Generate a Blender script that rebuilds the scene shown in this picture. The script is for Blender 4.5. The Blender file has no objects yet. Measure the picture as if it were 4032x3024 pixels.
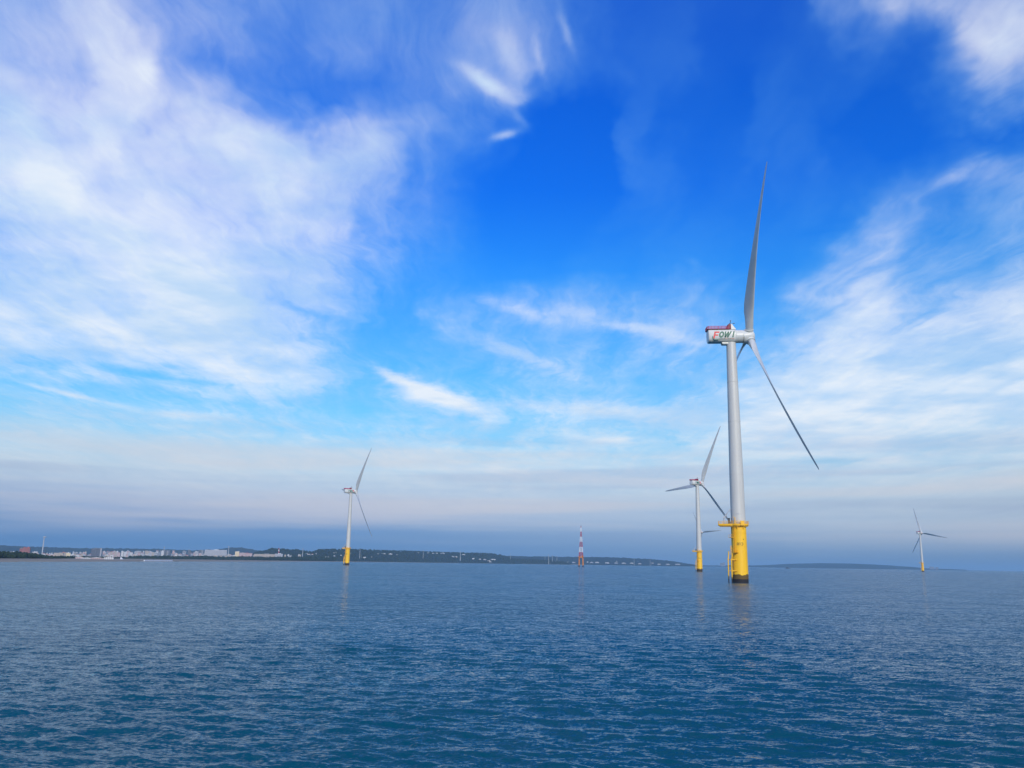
import bpy, bmesh, math, random
import numpy as np
from mathutils import Matrix, Vector

random.seed(7)
RNG = np.random.default_rng(7)
C = bpy.context.scene.collection
scene = bpy.context.scene

# ------------------------------------------------------------------ camera
F_PX, PITCH, ROLL, EYE = 3301.06, 0.210346, 0.015386, 6.82      # surveyed from the photo
PW, PH = 4032.0, 3024.0
cam_d = bpy.data.cameras.new("camera")
cam = bpy.data.objects.new("camera", cam_d)
C.objects.link(cam)
_r0 = Vector((1, 0, 0)); _u0 = Vector((0, -math.sin(PITCH), math.cos(PITCH)))
FWD = Vector((0, math.cos(PITCH), math.sin(PITCH)))
RIGHT = _r0 * math.cos(ROLL) + _u0 * math.sin(ROLL)
UP = _u0 * math.cos(ROLL) - _r0 * math.sin(ROLL)
m = Matrix.Identity(4)
for i in range(3):
    m[i][0], m[i][1], m[i][2] = RIGHT[i], UP[i], -FWD[i]
m[2][3] = EYE
cam.matrix_world = m
cam_d.sensor_width = 36.0
cam_d.lens = 36.0 * F_PX / PW
cam_d.clip_start = 0.1
cam_d.clip_end = 200000.0
scene.camera = cam
scene.render.resolution_x, scene.render.resolution_y = 1024, 768


def sight(px, py):
    """unit direction of a line of sight surveyed on the photo"""
    v = FWD + RIGHT * ((px - PW / 2) / F_PX) + UP * ((PH / 2 - py) / F_PX)
    return v.normalized()


def spot(px, py, d):
    """the point on that line of sight d metres away over the ground"""
    v = sight(px, py)
    k = d / math.hypot(v.x, v.y)
    return Vector((v.x * k, v.y * k, EYE + v.z * k))


def horizon_y(px):
    return 2216.8 + (px - 2005.0) * 0.01534


def lerp_pts(pts, x):
    return float(np.interp(x, [p[0] for p in pts], [p[1] for p in pts]))


def lin(r, g, b):
    return [((c / 255.0 + 0.055) / 1.055) ** 2.4 if c > 10 else c / 255.0 / 12.92 for c in (r, g, b)]


# ------------------------------------------------------------------ view, sun, sky
vs = scene.view_settings
vs.view_transform = 'Standard'; vs.look = 'None'; vs.gamma = 1.0; vs.exposure = 0.0
vs.use_curve_mapping = False
SUN_AZ, SUN_EL = 169.0, 27.0
sun_d = bpy.data.lights.new("sun", 'SUN')
sun_d.energy = 3.0; sun_d.angle = math.radians(2.5); sun_d.color = (1.0, 0.88, 0.70)
sun = bpy.data.objects.new("sun", sun_d); C.objects.link(sun)
_a, _e = math.radians(SUN_AZ), math.radians(SUN_EL)
to_sun = Vector((math.sin(_a) * math.cos(_e), math.cos(_a) * math.cos(_e), math.sin(_e)))
sun.rotation_euler = to_sun.to_track_quat('Z', 'Y').to_euler()
sun.location = (0, 0, 500)

world = bpy.data.worlds.new("World"); scene.world = world; world.use_nodes = True
NT = world.node_tree
for n in list(NT.nodes):
    NT.nodes.remove(n)


def N(kind, **kw):
    n = NT.nodes.new(kind)
    for k, v in kw.items():
        setattr(n, k, v)
    return n


def L(a, b):
    NT.links.new(a, b)


def put(sock, v):
    if hasattr(v, 'is_linked'):
        L(v, sock)
    else:
        sock.default_value = v


def M(op, a, b=None, c=None, clamp=False):
    n = N('ShaderNodeMath', operation=op, use_clamp=clamp)
    for i, v in enumerate((a, b, c)):
        if v is not None:
            put(n.inputs[i], v)
    return n.outputs[0]


def V(op, a, b=None):
    n = N('ShaderNodeVectorMath', operation=op)
    for i, v in enumerate((a, b)):
        if v is not None:
            put(n.inputs[i], v)
    return n.outputs['Value'] if op in ('DOT_PRODUCT', 'LENGTH') else n.outputs['Vector']


def XYZ(x, y, z=0.0):
    n = N('ShaderNodeCombineXYZ')
    for i, v in enumerate((x, y, z)):
        put(n.inputs[i], v)
    return n.outputs[0]


def NOISE(vec, scale, detail, rough, dist=0.0):
    n = N('ShaderNodeTexNoise')
    L(vec, n.inputs['Vector'])
    n.inputs['Scale'].default_value = scale; n.inputs['Detail'].default_value = detail
    n.inputs['Roughness'].default_value = rough; n.inputs['Distortion'].default_value = dist
    return n


def SMOOTH(v, a, b, lo=0.0, hi=1.0):
    n = N('ShaderNodeMapRange', interpolation_type='SMOOTHSTEP')
    L(v, n.inputs[0])
    for i, k in enumerate((a, b, lo, hi)):
        n.inputs[i + 1].default_value = k
    return n.outputs[0]


def MIX(f, a, b, mode='MIX'):
    n = N('ShaderNodeMix', data_type='RGBA', blend_type=mode)
    put(n.inputs[0], f); put(n.inputs[6], a); put(n.inputs[7], b)
    return n.outputs[2]


coord = N('ShaderNodeTexCoord')
sep = N('ShaderNodeSeparateXYZ'); L(coord.outputs['Generated'], sep.inputs[0])
dx, dy, dz = sep.outputs
AZ = M('MULTIPLY', M('ARCTAN2', dx, dy), 180 / math.pi)              # degrees clockwise from +Y
EL = M('MULTIPLY', M('ARCSINE', M('MINIMUM', M('MAXIMUM', dz, -1.0), 1.0)), 180 / math.pi)

sky = N('ShaderNodeTexSky', sky_type='NISHITA', sun_disc=False)
sky.sun_elevation = math.radians(SUN_EL); sky.sun_rotation = math.radians(SUN_AZ)

# the air of that morning, by elevation: (degrees, left colour, right colour) as seen
AIR = [(0, (82, 130, 186), (118, 154, 196)), (1, (84, 132, 189), (128, 162, 202)),
       (2, (96, 140, 193), (146, 174, 208)), (3, (116, 150, 197), (160, 185, 214)),
       (4, (142, 168, 205), (160, 186, 214)), (5.5, (168, 194, 217), (165, 201, 229)),
       (7, (146, 204, 238), (142, 204, 241)), (9, (112, 197, 249), (112, 196, 248)),
       (12, (84, 178, 251), (84, 178, 250)), (16, (56, 154, 248), (58, 155, 246)),
       (20, (34, 134, 242), (36, 134, 238)), (25, (12, 108, 231), (16, 106, 224)),
       (30, (8, 95, 219), (12, 94, 211)), (38, (14, 84, 206), (16, 80, 198)),
       (60, (24, 84, 205), (24, 84, 205)), (90, (24, 84, 205), (24, 84, 205))]
CLEAR = [(0, 4.12, 4.06, 3.03), (1, 5.43, 5.54, 4.16), (2, 5.71, 6.23, 5.02), (4, 5.23, 6.47, 6.2),
         (6, 4.41, 5.94, 6.59), (9, 3.46, 5.0, 6.34), (12, 2.75, 4.14, 5.76), (16, 2.16, 3.34, 4.99),
         (20, 1.75, 2.75, 4.31), (25, 1.39, 2.23, 3.62), (30, 1.16, 1.86, 3.11), (38, .9, 1.45, 2.5),
         (60, .66, 1.07, 1.9), (90, .72, 1.14, 1.97)]
SKY_K = 0.1


def air_ramp(side):
    n = N('ShaderNodeValToRGB')
    L(M('SQRT', M('DIVIDE', M('MAXIMUM', EL, 0.0), 90.0)), n.inputs[0])
    cr = n.color_ramp
    while len(cr.elements) < len(AIR):
        cr.elements.new(0.5)
    for e, row in zip(cr.elements, AIR):
        e.position = math.sqrt(row[0] / 90.0)
        t = lin(*row[side])
        base = [np.interp(row[0], [c[0] for c in CLEAR], [c[k] for c in CLEAR]) * SKY_K for k in (1, 2, 3)]
        e.color = (*[t[k] / base[k] / 4 for k in range(3)], 1)
    return n.outputs[0]


grade = MIX(SMOOTH(AZ, -22.0, 24.0), air_ramp(1), air_ramp(2))
n4 = N('ShaderNodeVectorMath', operation='SCALE'); L(grade, n4.inputs[0]); n4.inputs['Scale'].default_value = 4.0
air = MIX(1.0, sky.outputs[0], n4.outputs[0], 'MULTIPLY')

# cloud cover by direction, 0 clear .. 9 closed; rows go down the sky, columns left to right
COVER = """
5 5 6 6 5 4 4 3.2 3 3.2 3.5 3.3 3.3 4 3.8 2.8 2 1.2 1.2 1 1 1 1 3 5 5 5 5 3
5 5 5 7 4 4 4 2.8 2.6 2.8 3 3.3 3.2 3.3 3.9 3 2 1.35 1.35 0.85 0.85 0.85 1.35 2.35 2 3 5.5 6.5 6
7 6 6 7 7 4 3 2.6 2 1.6 2.2 2.8 3.2 4 4.2 2.2 1 1.45 1.45 0.85 0.85 1.35 0.85 1.35 1 2 3 5 4
8 7 7 8 6 5 5 3 1.8 2 3 3 3 2.8 2.4 0.8 .3 1.75 0.85 0.85 0.65 1.35 1.35 0.65 .5 1 1 1 1
8 8 8 7 7 7 7.5 8 8 7 5.6 4.2 3.4 2.6 1.2 .3 .2 1.85 1.55 0.85 0.85 1.45 1.55 0.85 .5 .5 .8 1.5 3
8.5 9 8 7 7 7 7 7 7.5 6.8 4.8 3.2 2 1.2 0.6 .2 .3 1.75 1.75 0.85 1.15 1.35 1.35 1.05 1.2 1.5 2.5 3.5 4
6 8 8.5 8.5 8.5 7 6 6 6.4 5.6 4.2 2.8 1.8 1.1 0.7 .5 .6 1 1.2 1.3 1 1 .8 1 3 3 2.5 3 4
6 6 7 8 8.5 8.5 8 7.5 6 4.8 3.4 2.2 1.5 1.1 0.8 0.8 1 1 1.3 1.3 0.8 0.8 2 4 4.5 3.5 4 4 5
7.5 7 7 7 8 9 9 7.5 6.4 5 3.6 2 2.3 2.7 2.9 2.9 2.9 2.9 2.7 2.7 1.9 1.6 4 5 5 4 4 5 6
8 8 8 8 8.5 8.5 9 8 6 3 2 1.6 2.9 3.7 3.7 3.9 3.9 4.3 4.3 4.0 3.5 2.8 4.8 6.3 5.8 5.5 6.5 7 7.5
2.5 3.5 4.5 5 5 6 7 7.5 6.5 5 2.5 3 2.5 2.3 3.2 3.7 3.3 2.7 2.9 4.0 4.5 6.8 7.3 8.3 8.6 8 8 8 8
3 3.5 3.5 3 2 3 4 4 4 3 2.8 3.6 3.8 4 3.4 3.4 4 4 4.2 5.4 6.3 8.6 8.6 8.6 8.6 8.5 8.5 8.5 8.5
5 5 5 4 5 5 4.5 4 4 4 4 5 5 4.5 4 4.5 5.5 4 4 6.3 7.8 8.3 8.6 8.6 8.3 7 7 7 7
3 3 3 3 4 5 5 5 5 5 5 6 6 6.5 7 7 6 6 6.5 7 6 5 4.5 5 5 5 5 5 5
.5 .5 .5 .5 .5 .5 1 1 1 1 1 1 1 1 1 1 1 1 1 1 1 1.5 2 2 2 2 2 2 2
0 0 0 0 0 0 0 0 0 0 0 0 0 0 0 0 0 0 0 0 0 0 .5 .5 .5 .5 .5 .5 .5
"""
cover = np.array([[float(t) for t in ln.split()] for ln in COVER.strip().split("\n")])
GY, GX = cover.shape
AZ0, AZ1, NCOL, EL_STEP, NROW = -40.0, 40.0, 65, 2.0, 21


def cover_at(az, el):
    a, e = math.radians(az), math.radians(el)
    v = Vector((math.sin(a) * math.cos(e), math.cos(a) * math.cos(e), math.sin(e)))
    k = v.dot(FWD)
    x = (PW / 2 + v.dot(RIGHT) / k * F_PX) / PW * (GX - 1)
    y = (PH / 2 - v.dot(UP) / k * F_PX) / (PW / 2212.0 * 80.0)
    x = min(max(x, 0), GX - 1.001); y = min(max(y, 0), GY - 1.001)
    i, j = int(y), int(x); fy, fx = y - i, x - j
    fy, fx = fy * fy * (3 - 2 * fy), fx * fx * (3 - 2 * fx)
    return ((cover[i, j] * (1 - fx) + cover[i, j + 1] * fx) * (1 - fy)
            + (cover[i + 1, j] * (1 - fx) + cover[i + 1, j + 1] * fx) * fy) / 9.0


# plane of the cirrus: long streaks run away from the camera
plane = V('DIVIDE', XYZ(dx, dy, 0.0), XYZ(M('ADD', M('MAXIMUM', dz, 0.0), 0.06), M('ADD', M('MAXIMUM', dz, 0.0), 0.06), 1.0))
warp = NOISE(plane, 1.3, 4.0, 0.6)
wv = V('SUBTRACT', warp.outputs['Color'], (0.5, 0.5, 0.5))
wsep = N('ShaderNodeSeparateXYZ'); L(wv, wsep.inputs[0])
fine = NOISE(plane, 5.0, 5.0, 0.6)
fv = V('SUBTRACT', fine.outputs['Color'], (0.5, 0.5, 0.5))
fsep = N('ShaderNodeSeparateXYZ'); L(fv, fsep.inputs[0])
broad = NOISE(coord.outputs['Generated'], 7.0, 4.0, 0.6)
bv = V('SUBTRACT', broad.outputs['Color'], (0.5, 0.5, 0.5))
bsep = N('ShaderNodeSeparateXYZ'); L(bv, bsep.inputs[0])
bigk = SMOOTH(EL, 12.0, 24.0)
lowk = SMOOTH(EL, 0.0, 14.0, 0.25, 1.0)
AZW = M('ADD', M('ADD', AZ, M('MULTIPLY', M('MULTIPLY', bsep.outputs[0], 11.0), bigk)), M('MULTIPLY', M('ADD', M('MULTIPLY', wsep.outputs[0], 6.5), M('MULTIPLY', fsep.outputs[0], 2.6)), lowk))
ELW = M('ADD', M('ADD', EL, M('MULTIPLY', M('MULTIPLY', bsep.outputs[1], 9.0), bigk)), M('MULTIPLY', M('ADD', M('MULTIPLY', wsep.outputs[1], 5.0), M('MULTIPLY', fsep.outputs[1], 1.8)), lowk))

tcol = M('DIVIDE', M('SUBTRACT', AZW, AZ0), AZ1 - AZ0, clamp=True)
tv = XYZ(tcol, tcol, tcol)
erow = M('DIVIDE', M('MAXIMUM', ELW, 0.0), EL_STEP)
erow = M('MINIMUM', erow, NROW - 1.0)
ev = XYZ(erow, erow, erow)
total = None
for k in range(0, NROW, 3):
    cn = N('ShaderNodeRGBCurve'); L(tv, cn.inputs['Color'])
    for ch in range(3):
        cu = cn.mapping.curves[ch]
        vals = [cover_at(AZ0 + (AZ1 - AZ0) * q / (NCOL - 1), min((k + ch) * EL_STEP, 39.0)) for q in range(NCOL)]
        cu.points[0].location = (0, vals[0]); cu.points[1].location = (1, vals[-1])
        for q in range(1, NCOL - 1):
            cu.points.new(q / (NCOL - 1), vals[q])
    cn.mapping.update()
    w3 = V('MAXIMUM', V('SUBTRACT', (1, 1, 1), V('ABSOLUTE', V('SUBTRACT', ev, (k, k + 1, k + 2)))), (0, 0, 0))
    part = V('DOT_PRODUCT', w3, cn.outputs[0])
    total = part if total is None else M('ADD', total, part)

# outside the surveyed sector: broken cirrus everywhere
gen = SMOOTH(NOISE(plane, 0.9, 6.0, 0.55, 0.4).outputs['Fac'], 0.35, 0.7, 0.05, 0.8)
outside = M('MAXIMUM', SMOOTH(M('ABSOLUTE', AZ), 38.0, 52.0), SMOOTH(EL, 39.0, 46.0))
nm = N('ShaderNodeMix', data_type='FLOAT'); L(outside, nm.inputs[0]); L(total, nm.inputs[2]); L(gen, nm.inputs[3])
total = M('MULTIPLY', M('MAXIMUM', M('SUBTRACT', nm.outputs[0], 0.075), 0.0), 1.08)


def wisp(x0, y0, x1, y1, width, amp, rough=1.0):
    """one cloud streak between two surveyed directions (2212-wide photo), width in those pixels"""
    global total
    k = PW / 2212.0
    p = []
    for x, y in ((x0, y0), (x1, y1)):
        v = sight(x * k, y * k)
        p.append((math.degrees(math.atan2(v.x, v.y)), math.degrees(math.asin(v.z))))
    (a0, e0), (a1, e1) = p
    ln = math.hypot(a1 - a0, e1 - e0) / 2
    mp = N('ShaderNodeMapping', vector_type='TEXTURE')
    L(XYZ(M('ADD', AZ, M('MULTIPLY', fsep.outputs[0], 1.6 * rough)),
          M('ADD', EL, M('MULTIPLY', fsep.outputs[1], 1.1 * rough))), mp.inputs[0])
    mp.inputs['Location'].default_value = ((a0 + a1) / 2, (e0 + e1) / 2, 0)
    mp.inputs['Rotation'].default_value = (0, 0, math.atan2(e1 - e0, a1 - a0))
    mp.inputs['Scale'].default_value = (ln * 0.75, width / 31.6, 1)
    g = M('MULTIPLY', M('EXPONENT', M('MULTIPLY', V('DOT_PRODUCT', mp.outputs[0], mp.outputs[0]), -1.0)), amp)
    total = M('ADD', total, g)


for wsp in [(985, 135, 1130, 222, 15, .5), (1075, 40, 1130, 190, 26, .22), (1150, 60, 1180, 190, 12, .18), (1205, 10, 1245, 130, 10, .2), (1100, 225, 1150, 285, 10, .15),
            (1045, 305, 1125, 278, 8, .5), (1080, 225, 1190, 190, 14, .2),
            (795, 782, 905, 838, 9, .55), (850, 815, 1085, 908, 20, .75), (820, 835, 960, 862, 22, .4),
            (1030, 865, 1600, 905, 17, .5, .5), (10, 816, 270, 880, 4.5, .42, .25),
            (240, 880, 560, 912, 8, .32, .25), (0, 885, 480, 905, 9, .2, .25),
            (1180, 1030, 1580, 1052, 10, .25, .3), (1200, 672, 1560, 745, 14, .34), (930, 690, 1300, 830, 16, .34), (1020, 640, 1230, 700, 14, .25), (880, 1000, 1200, 1022, 14, .25, .3), (1200, 945, 1420, 955, 10, .3, .3),
            (0, 345, 210, 445, 22, .2), (290, 120, 350, 190, 26, .22), (300, 570, 470, 640, 26, .2),
            (440, 625, 580, 690, 16, .2), (1480, 555, 1520, 590, 10, .1), (2030, 40, 2200, 130, 26, .2),
            (60, 770, 600, 845, 8, -.22, .4), (560, 640, 760, 700, 12, -.2),
            (1780, 670, 1960, 560, 14, .2), (1840, 700, 1950, 610, 12, .16), (1960, 420, 2212, 330, 18, .2),
            (1640, 990, 1900, 1000, 9, -.28, .4), (1250, 960, 1400, 940, 9, .2)]:
    wisp(*wsp)

streak_v = N('ShaderNodeMapping'); L(V('ADD', plane, V('MULTIPLY', wv, (0.5, 0.5, 0.5))), streak_v.inputs[0])
streak_v.inputs['Scale'].default_value = (3.2, 0.55, 1)
streak = NOISE(streak_v.outputs[0], 2.2, 8.0, 0.6, 0.1).outputs['Fac']
puff = NOISE(plane, 5.0, 9.0, 0.6, 0.2).outputs['Fac']
thread_v = N('ShaderNodeMapping'); L(V('ADD', plane, V('MULTIPLY', wv, (0.35, 0.35, 0.35))), thread_v.inputs[0])
thread_v.inputs['Scale'].default_value = (3.2, 0.7, 1); thread_v.inputs['Rotation'].default_value = (0, 0, 0.2)
thread = NOISE(thread_v.outputs[0], 7.0, 9.0, 0.66, 0.1).outputs['Fac']
tex = M('ADD', M('ADD', M('MULTIPLY', streak, 0.55), M('MULTIPLY', puff, 0.2)), M('MULTIPLY', thread, 0.25))
tex = M('MULTIPLY', M('SUBTRACT', tex, 0.5), 2.0)
tex = M('MULTIPLY', M('MULTIPLY', tex, SMOOTH(EL, 1.0, 9.0, 0.25, 1.0)), SMOOTH(EL, 17.0, 28.0, 1.0, 0.72))
mid = M('MULTIPLY', M('MULTIPLY', total, M('SUBTRACT', 1.25, total)), 2.0)
dens = M('ADD', total, M('MULTIPLY', tex, M('MAXIMUM', mid, 0.03)))
dens = M('MULTIPLY', M('MINIMUM', M('MAXIMUM', dens, 0.0), 1.0), 0.96)
tone = SMOOTH(NOISE(plane, 1.8, 5.0, 0.55).outputs['Fac'], 0.35, 0.65)
hi_c = MIX(tone, (*[c / SKY_K for c in lin(190, 219, 249)], 1), (*[c / SKY_K for c in lin(237, 245, 254)], 1))
lo_c = (*[c / SKY_K for c in lin(216, 226, 236)], 1)
thin_c = (*[c / SKY_K for c in lin(112, 198, 246)], 1)
cloud = MIX(SMOOTH(EL, 3.0, 11.0), lo_c, MIX(SMOOTH(dens, 0.0, 0.62), thin_c, hi_c))
final = MIX(dens, air, cloud)
# flat layers of mauve and cream haze low over the horizon
bandn = NOISE(XYZ(M('MULTIPLY', AZ, 0.022), M('MULTIPLY', EL, 0.46), 3.0), 1.0, 3.5, 0.5).outputs['Fac']
lowm = M('MULTIPLY', SMOOTH(EL, 0.6, 2.6), M('SUBTRACT', 1.0, SMOOTH(EL, 6.0, 10.0)))
final = MIX(M('MULTIPLY', lowm, SMOOTH(bandn, 0.42, 0.66, 0.0, 0.5)), final, (*[c / SKY_K for c in lin(216, 211, 216)], 1))
final = MIX(M('MULTIPLY', lowm, SMOOTH(bandn, 0.5, 0.34, 0.0, 0.25)), final, (*[c / SKY_K for c in lin(140, 150, 192)], 1))
bg = N('ShaderNodeBackground'); L(final, bg.inputs[0]); bg.inputs[1].default_value = SKY_K
wo = N('ShaderNodeOutputWorld'); L(bg.outputs[0], wo.inputs[0])

scene.render.engine = 'CYCLES'
scene.cycles.use_denoising = True
scene.cycles.max_bounces = 6
scene.cycles.volume_bounces = 1
scene.cycles.caustics_reflective = False
scene.cycles.caustics_refractive = False


# ------------------------------------------------------------------ helpers
class MB:
    """collects primitives, becomes one mesh object"""

    def __init__(self):
        self.v = []; self.f = []; self.mi = []

    def add(self, vs_, fs, mi=0):
        o = len(self.v)
        self.v += [tuple(p) for p in vs_]
        self.f += [tuple(i + o for i in f) for f in fs]
        self.mi += [mi] * len(fs)
        return self

    def box(self, c, s, rot=None, mi=0):
        hx, hy, hz = s[0] / 2, s[1] / 2, s[2] / 2
        vs_ = [Vector((x, y, z)) for x in (-hx, hx) for y in (-hy, hy) for z in (-hz, hz)]
        if rot is not None:
            vs_ = [rot @ p for p in vs_]
        vs_ = [p + Vector(c) for p in vs_]
        return self.add(vs_, [(0, 1, 3, 2), (4, 6, 7, 5), (0, 4, 5, 1), (2, 3, 7, 6), (0, 2, 6, 4), (1, 5, 7, 3)], mi)

    def tube(self, p0, p1, r0, r1=None, n=10, cap=True, mi=0):
        p0, p1 = Vector(p0), Vector(p1)
        r1 = r0 if r1 is None else r1
        q = (p1 - p0).to_track_quat('Z', 'Y')
        vs_ = []
        for p, r in ((p0, r0), (p1, r1)):
            for i in range(n):
                a = 2 * math.pi * i / n
                vs_.append(p + q @ Vector((r * math.cos(a), r * math.sin(a), 0)))
        fs = [(i, (i + 1) % n, n + (i + 1) % n, n + i) for i in range(n)]
        if cap:
            fs += [tuple(range(n - 1, -1, -1)), tuple(range(n, 2 * n))]
        return self.add(vs_, fs, mi)

    def rings(self, rings, cap0=True, cap1=True, mi=0):
        n = len(rings[0]); vs_ = [p for r in rings for p in r]; fs = []
        for k in range(len(rings) - 1):
            for i in range(n):
                j = (i + 1) % n
                fs.append((k * n + i, k * n + j, (k + 1) * n + j, (k + 1) * n + i))
        if cap0: fs.append(tuple(range(n - 1, -1, -1)))
        if cap1: fs.append(tuple(range((len(rings) - 1) * n, len(rings) * n)))
        return self.add(vs_, fs, mi)

    def lathe(self, prof, n=48, axis='Z', cap0=True, cap1=True, mi=0):
        rs = []
        for (h, r) in prof:
            ring = []
            for i in range(n):
                a = 2 * math.pi * i / n
                c, s = r * math.cos(a), r * math.sin(a)
                ring.append((c, s, h) if axis == 'Z' else (h, c, s))
            rs.append(ring)
        return self.rings(rs, cap0, cap1, mi)

    def mesh(self, name, mats, smooth=True, angle=40):
        me = bpy.data.meshes.new(name)
        me.from_pydata(self.v, [], self.f)
        for mt in (mats if isinstance(mats, (list, tuple)) else [mats]):
            me.materials.append(mt)
        if len(set(self.mi)) > 1:
            me.polygons.foreach_set('material_index', self.mi)
        bm = bmesh.new(); bm.from_mesh(me)
        bmesh.ops.recalc_face_normals(bm, faces=bm.faces)
        bm.to_mesh(me); bm.free()
        if smooth:
            me.polygons.foreach_set('use_smooth', [True] * len(me.polygons))
            me.set_sharp_from_angle(angle=math.radians(angle))
        me.update()
        return me

    def obj(self, name, mats, parent=None, smooth=True, angle=40, mat=None):
        o = bpy.data.objects.new(name, self.mesh(name, mats, smooth, angle))
        C.objects.link(o)
        if parent is not None:
            o.parent = parent
        if mat is not None:
            o.matrix_local = mat
        return o


def tag(o, label=None, cat=None, group=None, kind=None):
    if label: o['label'] = label
    if cat: o['category'] = cat
    if group: o['group'] = group
    if kind: o['kind'] = kind
    return o


def empty(name, loc=(0, 0, 0), rz=0.0):
    o = bpy.data.objects.new(name, None); C.objects.link(o)
    o.empty_display_size = 1.0
    o.location = loc; o.rotation_euler = (0, 0, rz)
    return o


def copy_tree(o, parent=None):
    c = o.copy(); C.objects.link(c)
    if parent is not None:
        c.parent = parent
    for ch in list(o.children):
        copy_tree(ch, c)
    return c


def material(name, col, rough=0.5, var=0.0, scale=1.0, spec=0.5, metal=0.0, stretch=(1, 1, 1), col2=None):
    mt = bpy.data.materials.new(name); mt.use_nodes = True
    t = mt.node_tree; b = t.nodes['Principled BSDF']
    b.inputs['Base Color'].default_value = (*col, 1)
    b.inputs['Roughness'].default_value = rough
    b.inputs['Specular IOR Level'].default_value = spec
    b.inputs['Metallic'].default_value = metal
    if var or col2:
        tc = t.nodes.new('ShaderNodeTexCoord'); mp = t.nodes.new('ShaderNodeMapping')
        mp.inputs['Scale'].default_value = stretch
        no = t.nodes.new('ShaderNodeTexNoise'); no.inputs['Scale'].default_value = scale
        no.inputs['Detail'].default_value = 6
        cr = t.nodes.new('ShaderNodeValToRGB')
        c2 = col2 if col2 else [min(1, c * (1 + var)) for c in col]
        c1 = col if col2 else [c * (1 - var) for c in col]
        cr.color_ramp.elements[0].position = 0.32; cr.color_ramp.elements[1].position = 0.68
        cr.color_ramp.elements[0].color = (*c1, 1); cr.color_ramp.elements[1].color = (*c2, 1)
        t.links.new(tc.outputs['Object'], mp.inputs[0]); t.links.new(mp.outputs[0], no.inputs['Vector'])
        t.links.new(no.outputs['Fac'], cr.inputs[0]); t.links.new(cr.outputs[0], b.inputs['Base Color'])
    return mt


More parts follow.
